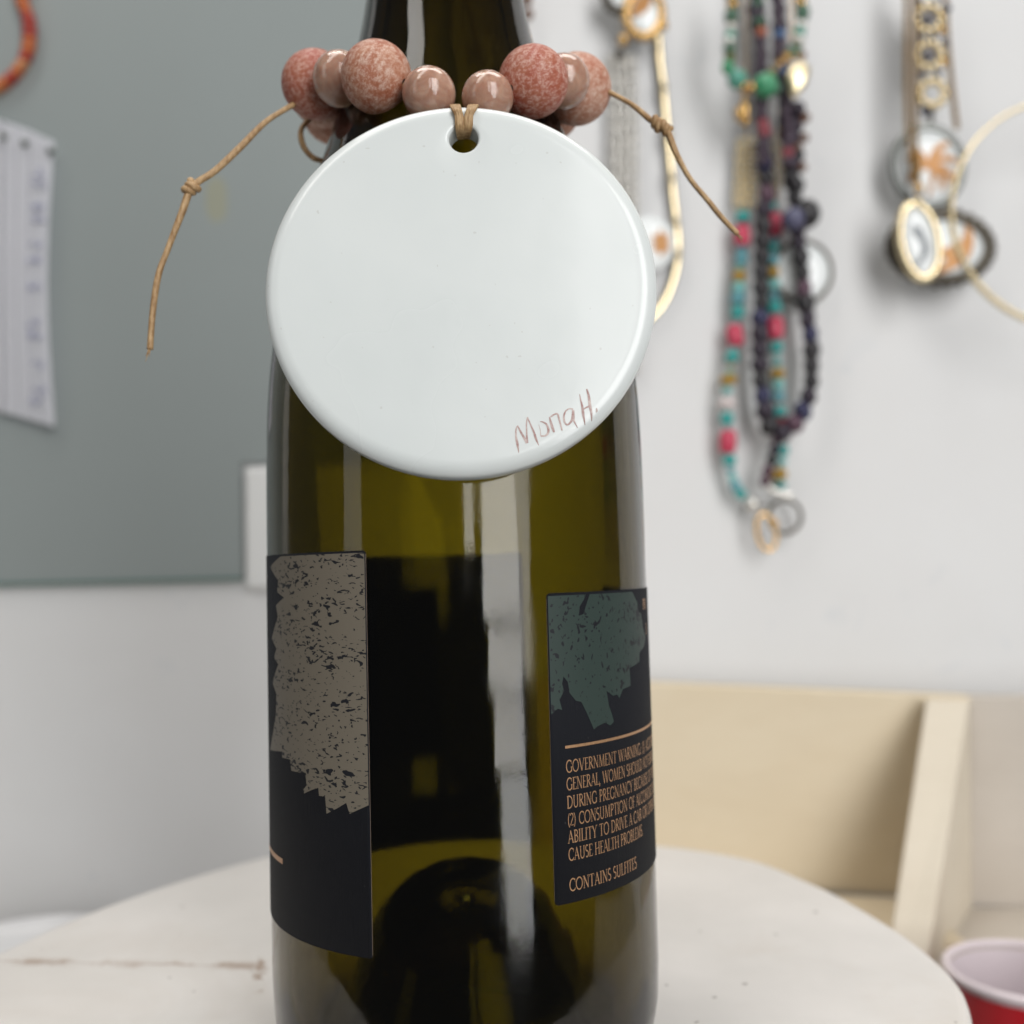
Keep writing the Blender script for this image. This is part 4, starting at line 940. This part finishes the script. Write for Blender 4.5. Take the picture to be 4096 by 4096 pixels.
hp = strand_root("gold_hoop", "large thin gold hoop at right edge overlapping the dark oval pendant", 4270, 860, "hoop", "necklaces hung on the white wall")
bm = bmesh.new(); hc = on_y(4268, 852, HANG_Y-0.022)-Vector(hp.location); rr = 452*PX; rin = []
for k in range(96):
    a = 2*math.pi*k/96; e = Vector((math.cos(a), 0, math.sin(a)))
    rin.append([bm.verts.new(hc+e*(rr+s)+Vector((0, h, 0))) for s, h in ((-0.0009, -0.0016), (0.0001, -0.0018), (0.0008, -0.0008), (0.0008, 0.0020), (-0.0004, 0.0020), (-0.0010, 0.0004))])
for k in range(96):
    a, b = rin[k], rin[(k+1) % 96]
    for i in range(6): bm.faces.new((a[i], a[(i+1) % 6], b[(i+1) % 6], b[i]))
obj("hoop_band", bm, M_PALEGOLD, hp)

# --- orange strand on the grey panel, top left
HY = PANEL_Y-0.006
os_ = strand_root("orange_bead_necklace", "loop of orange and red tube beads on grey panel at top left corner", 60, 150)
opath = [(78, -140), (88, 0), (112, 70), (118, 140), (108, 215), (70, 285), (15, 335), (-60, 360), (-150, 340)]
OR = [colour("orange_coral_bead", (0.50, 0.13, 0.035)), colour("red_coral_bead", (0.36, 0.035, 0.02)), colour("peach_coral_bead", (0.55, 0.24, 0.10))]
wire(os_, opath, 4, M_DARKMETAL, 0.002)
for i, (x, y, a) in enumerate(along(opath, 33)): nbead(os_, x, y, 58, 32, OR[rnd.choice([0, 0, 1, 1, 2])], ME_BARREL, a, 0.002)

# --- pleated paper pinned to the panel
PY_ = PANEL_Y-0.004
pp = thing("pleated_paper", "white pleated sheet of paper with faint writing pinned on grey panel at left edge", "paper", on_y(100, 1100, PY_))
cols = [(-260, 440, 1600, -0.001), (-190, 452, 1612, -0.0025), (-120, 460, 1622, 0.0005), (-60, 470, 1635, -0.0025), (0, 478, 1648, -0.0005), (18, 486, 1652, -0.0028), (66, 500, 1664, -0.0015), (70, 502, 1666, -0.0030), (122, 522, 1680, -0.0015), (126, 524, 1682, -0.0030), (170, 545, 1694, -0.0020), (174, 547, 1696, -0.0040), (212, 566, 1706, -0.0025)]
rows = 26; bm = bmesh.new(); G = []
for x, y0, y1, dy in cols:
    c_ = []
    for i in range(rows+1):
        t = i/rows; bow = -math.sin(math.pi*min(1, max(0, (t-0.03)/0.97)))**1.2*(0.12*max(x, 0))
        if t < 0.04 and x > 200: bow += 4
        c_.append(bm.verts.new(on_y(x+bow+t*6, y0+(y1-y0)*t, PY_+dy+0.002-0.003*math.sin(t*2.6))-Vector(pp.location)))
    G.append(c_)
for a, b in zip(G, G[1:]):
    for i in range(rows): bm.faces.new((a[i], b[i], b[i+1], a[i+1]))
bmesh.ops.solidify(bm, geom=bm.faces[:], thickness=0.0003)
sh = obj("sheet", bm, M_SHEET, pp, smooth=False)
bm = bmesh.new(); sr = random.Random(5)
for y in (690, 740, 830, 870, 985, 1040, 1150, 1290, 1340, 1460, 1560, 1600):
    x = 112+12*sr.random()-0.06*abs(y-1150)*0+(-8 if 950 < y < 1350 else 6); pts = []
    for k in range(9): pts.append(on_y(x+k*6.5, y+sr.uniform(-20, 20), PY_-0.0056)-Vector(pp.location))
    add_tube(bm, catmull(pts, 4), 0.00035, 5)
obj("faint_writing", bm, M_INK, sh)
for x, y in ((14, 545), (100, 572), (202, 604)):
    o = link("pin", bead_mesh(ME_ROUND, M_PIN), None, pp); o.location = on_y(x, y, PY_-0.005)-Vector(pp.location); o.scale = (15*PX, 15*PX, 15*PX)

# ================================================================== plywood bin behind the stool
BY0 = 0.262
pb = thing("plywood_bin", "open plywood bin with tan back panel and pale slanted divider behind the stool", "bin", on_y(3300, 3300, BY0))
def quad_block(name, front, depth_vec, M, bevel=0.0):
    fr_ = rel(pb, front); obj(name, hull8(fr_, [p+Vector(depth_vec) for p in fr_], bevel), M, pb, smooth=False)
tl = on_y(2200, 2716, BY0+0.006); tr = on_y(3885, 2786, BY0-0.006)
brp = on_y(3885, 3600, BY0-0.006); blp = on_y(2200, 3500, BY0+0.006)
quad_block("back_panel", [blp, brp, tr, tl], (0, 0.012, 0), M_PLY, 0.0012)
t2 = on_y(4600, 2796, BY0-0.020); b2 = on_y(4600, 3680, BY0-0.020)
l2 = on_y(3880, 2786, BY0-0.0061); lb2 = on_y(3882, 3622, BY0-0.0061)
quad_block("side_panel", [lb2, b2, t2, l2], (0, 0.012, 0), M_PLYGREY, 0.0008)
# divider: its front edge slopes down towards the camera
ft_l, ft_r = on_y(3704, 2796, BY0-0.012), on_y(3880, 2800, BY0-0.014)
fb_l, fb_r = on_y(3492, 4200, BY0-0.100), on_y(3652, 4200, BY0-0.104)
bt_l, bt_r = on_y(3716, 2797, BY0-0.0065), on_y(3882, 2801, BY0-0.0065)
bb_l, bb_r = on_y(3730, 4200, BY0-0.007), on_y(3896, 4200, BY0-0.007)
bm = hull8(rel(pb, [fb_l, fb_r, ft_r, ft_l]), rel(pb, [bb_l, bb_r, bt_r, bt_l]), 0.0010)
obj("divider", bm, M_PLYEDGE, pb, smooth=False)
# floor boards of the bin, left and right of the divider
fl_a, fl_b = on_y(2200, 3502, BY0+0.0055), on_y(3735, 3588, BY0-0.0065)
quad_block("floor_board", [Vector((fl_a.x, BY0-0.06, fl_a.z-0.006)), Vector((fl_b.x-0.010, BY0-0.06, fl_b.z-0.006)), Vector((fl_b.x-0.010, BY0-0.06, fl_b.z)), Vector((fl_a.x, BY0-0.06, fl_a.z))], (0, 0.0525, 0), M_PLY)
fr_a, fr_b = on_y(3892, 3624, BY0-0.0075), on_y(4600, 3690, BY0-0.0205)
fl_x = [fr_a.x-0.002, fb_r.x-0.004]                            # the right floor follows the skewed divider
FT = [Vector((fl_x[1], BY0-0.100, fr_a.z)), Vector((fr_b.x, BY0-0.100, fr_a.z)), Vector((fr_b.x, BY0-0.021, fr_a.z)), Vector((fl_x[0], BY0-0.0085, fr_a.z))]
obj("floor_board", hull8(rel(pb, FT), rel(pb, [p-Vector((0, 0, 0.006)) for p in FT])), M_PLYGREY, pb, smooth=False)

# ================================================================== cup and tub
cc = at_depth(4112, 3886, 0.345)
cup = thing("red_cup", "red plastic party cup with white inside at the lower right corner", "cup", (cc.x, cc.y, -0.195))
H = cc.z+0.195; rt = 0.0258; rb = 0.0190
def taper(z): return rb+(rt-rb)*z/H
obj("cup_body", lathe([(0, 0.001), (rb-0.001, 0.0), (rb, 0.001)]+[(taper(H*t), H*t) for t in (0.1, 0.3, 0.5, 0.55, 0.555)]+[(taper(H*0.555)+0.0006, H*0.56), (taper(H*0.8)+0.0006, H*0.8), (taper(H*0.98), H*0.98)], 64), M_RED, cup)
obj("cup_lining", lathe([(taper(H*0.99)-0.0007, H*0.99), (taper(H*0.96)-0.0009, H*0.96), (taper(H*0.7)-0.0010, H*0.7), (taper(H*0.3)-0.001, H*0.3), (rb-0.001, 0.003), (0, 0.003)], 64), M_CUPIN, cup)
obj("rim", tube([(math.cos(2*math.pi*k/72)*(rt+0.0004), math.sin(2*math.pi*k/72)*(rt+0.0004), H) for k in range(72)], 0.0014, 10, True), M_CUPIN, cup)
tcn = at_depth(95, 3800, 0.43)
tub = thing("white_tub", "round white plastic tub partly hidden behind left side of the stool", "tub", (tcn.x, tcn.y, -0.195))
H = tcn.z+0.195
obj("tub_body", lathe([(0, 0), (0.038, 0), (0.040, 0.002), (0.0455, H-0.006), (0.0462, H-0.004), (0.0462, H-0.0012), (0.0452, H), (0.0440, H-0.0008), (0.0432, H-0.004), (0, H-0.005)], 72), M_TUB, tub)
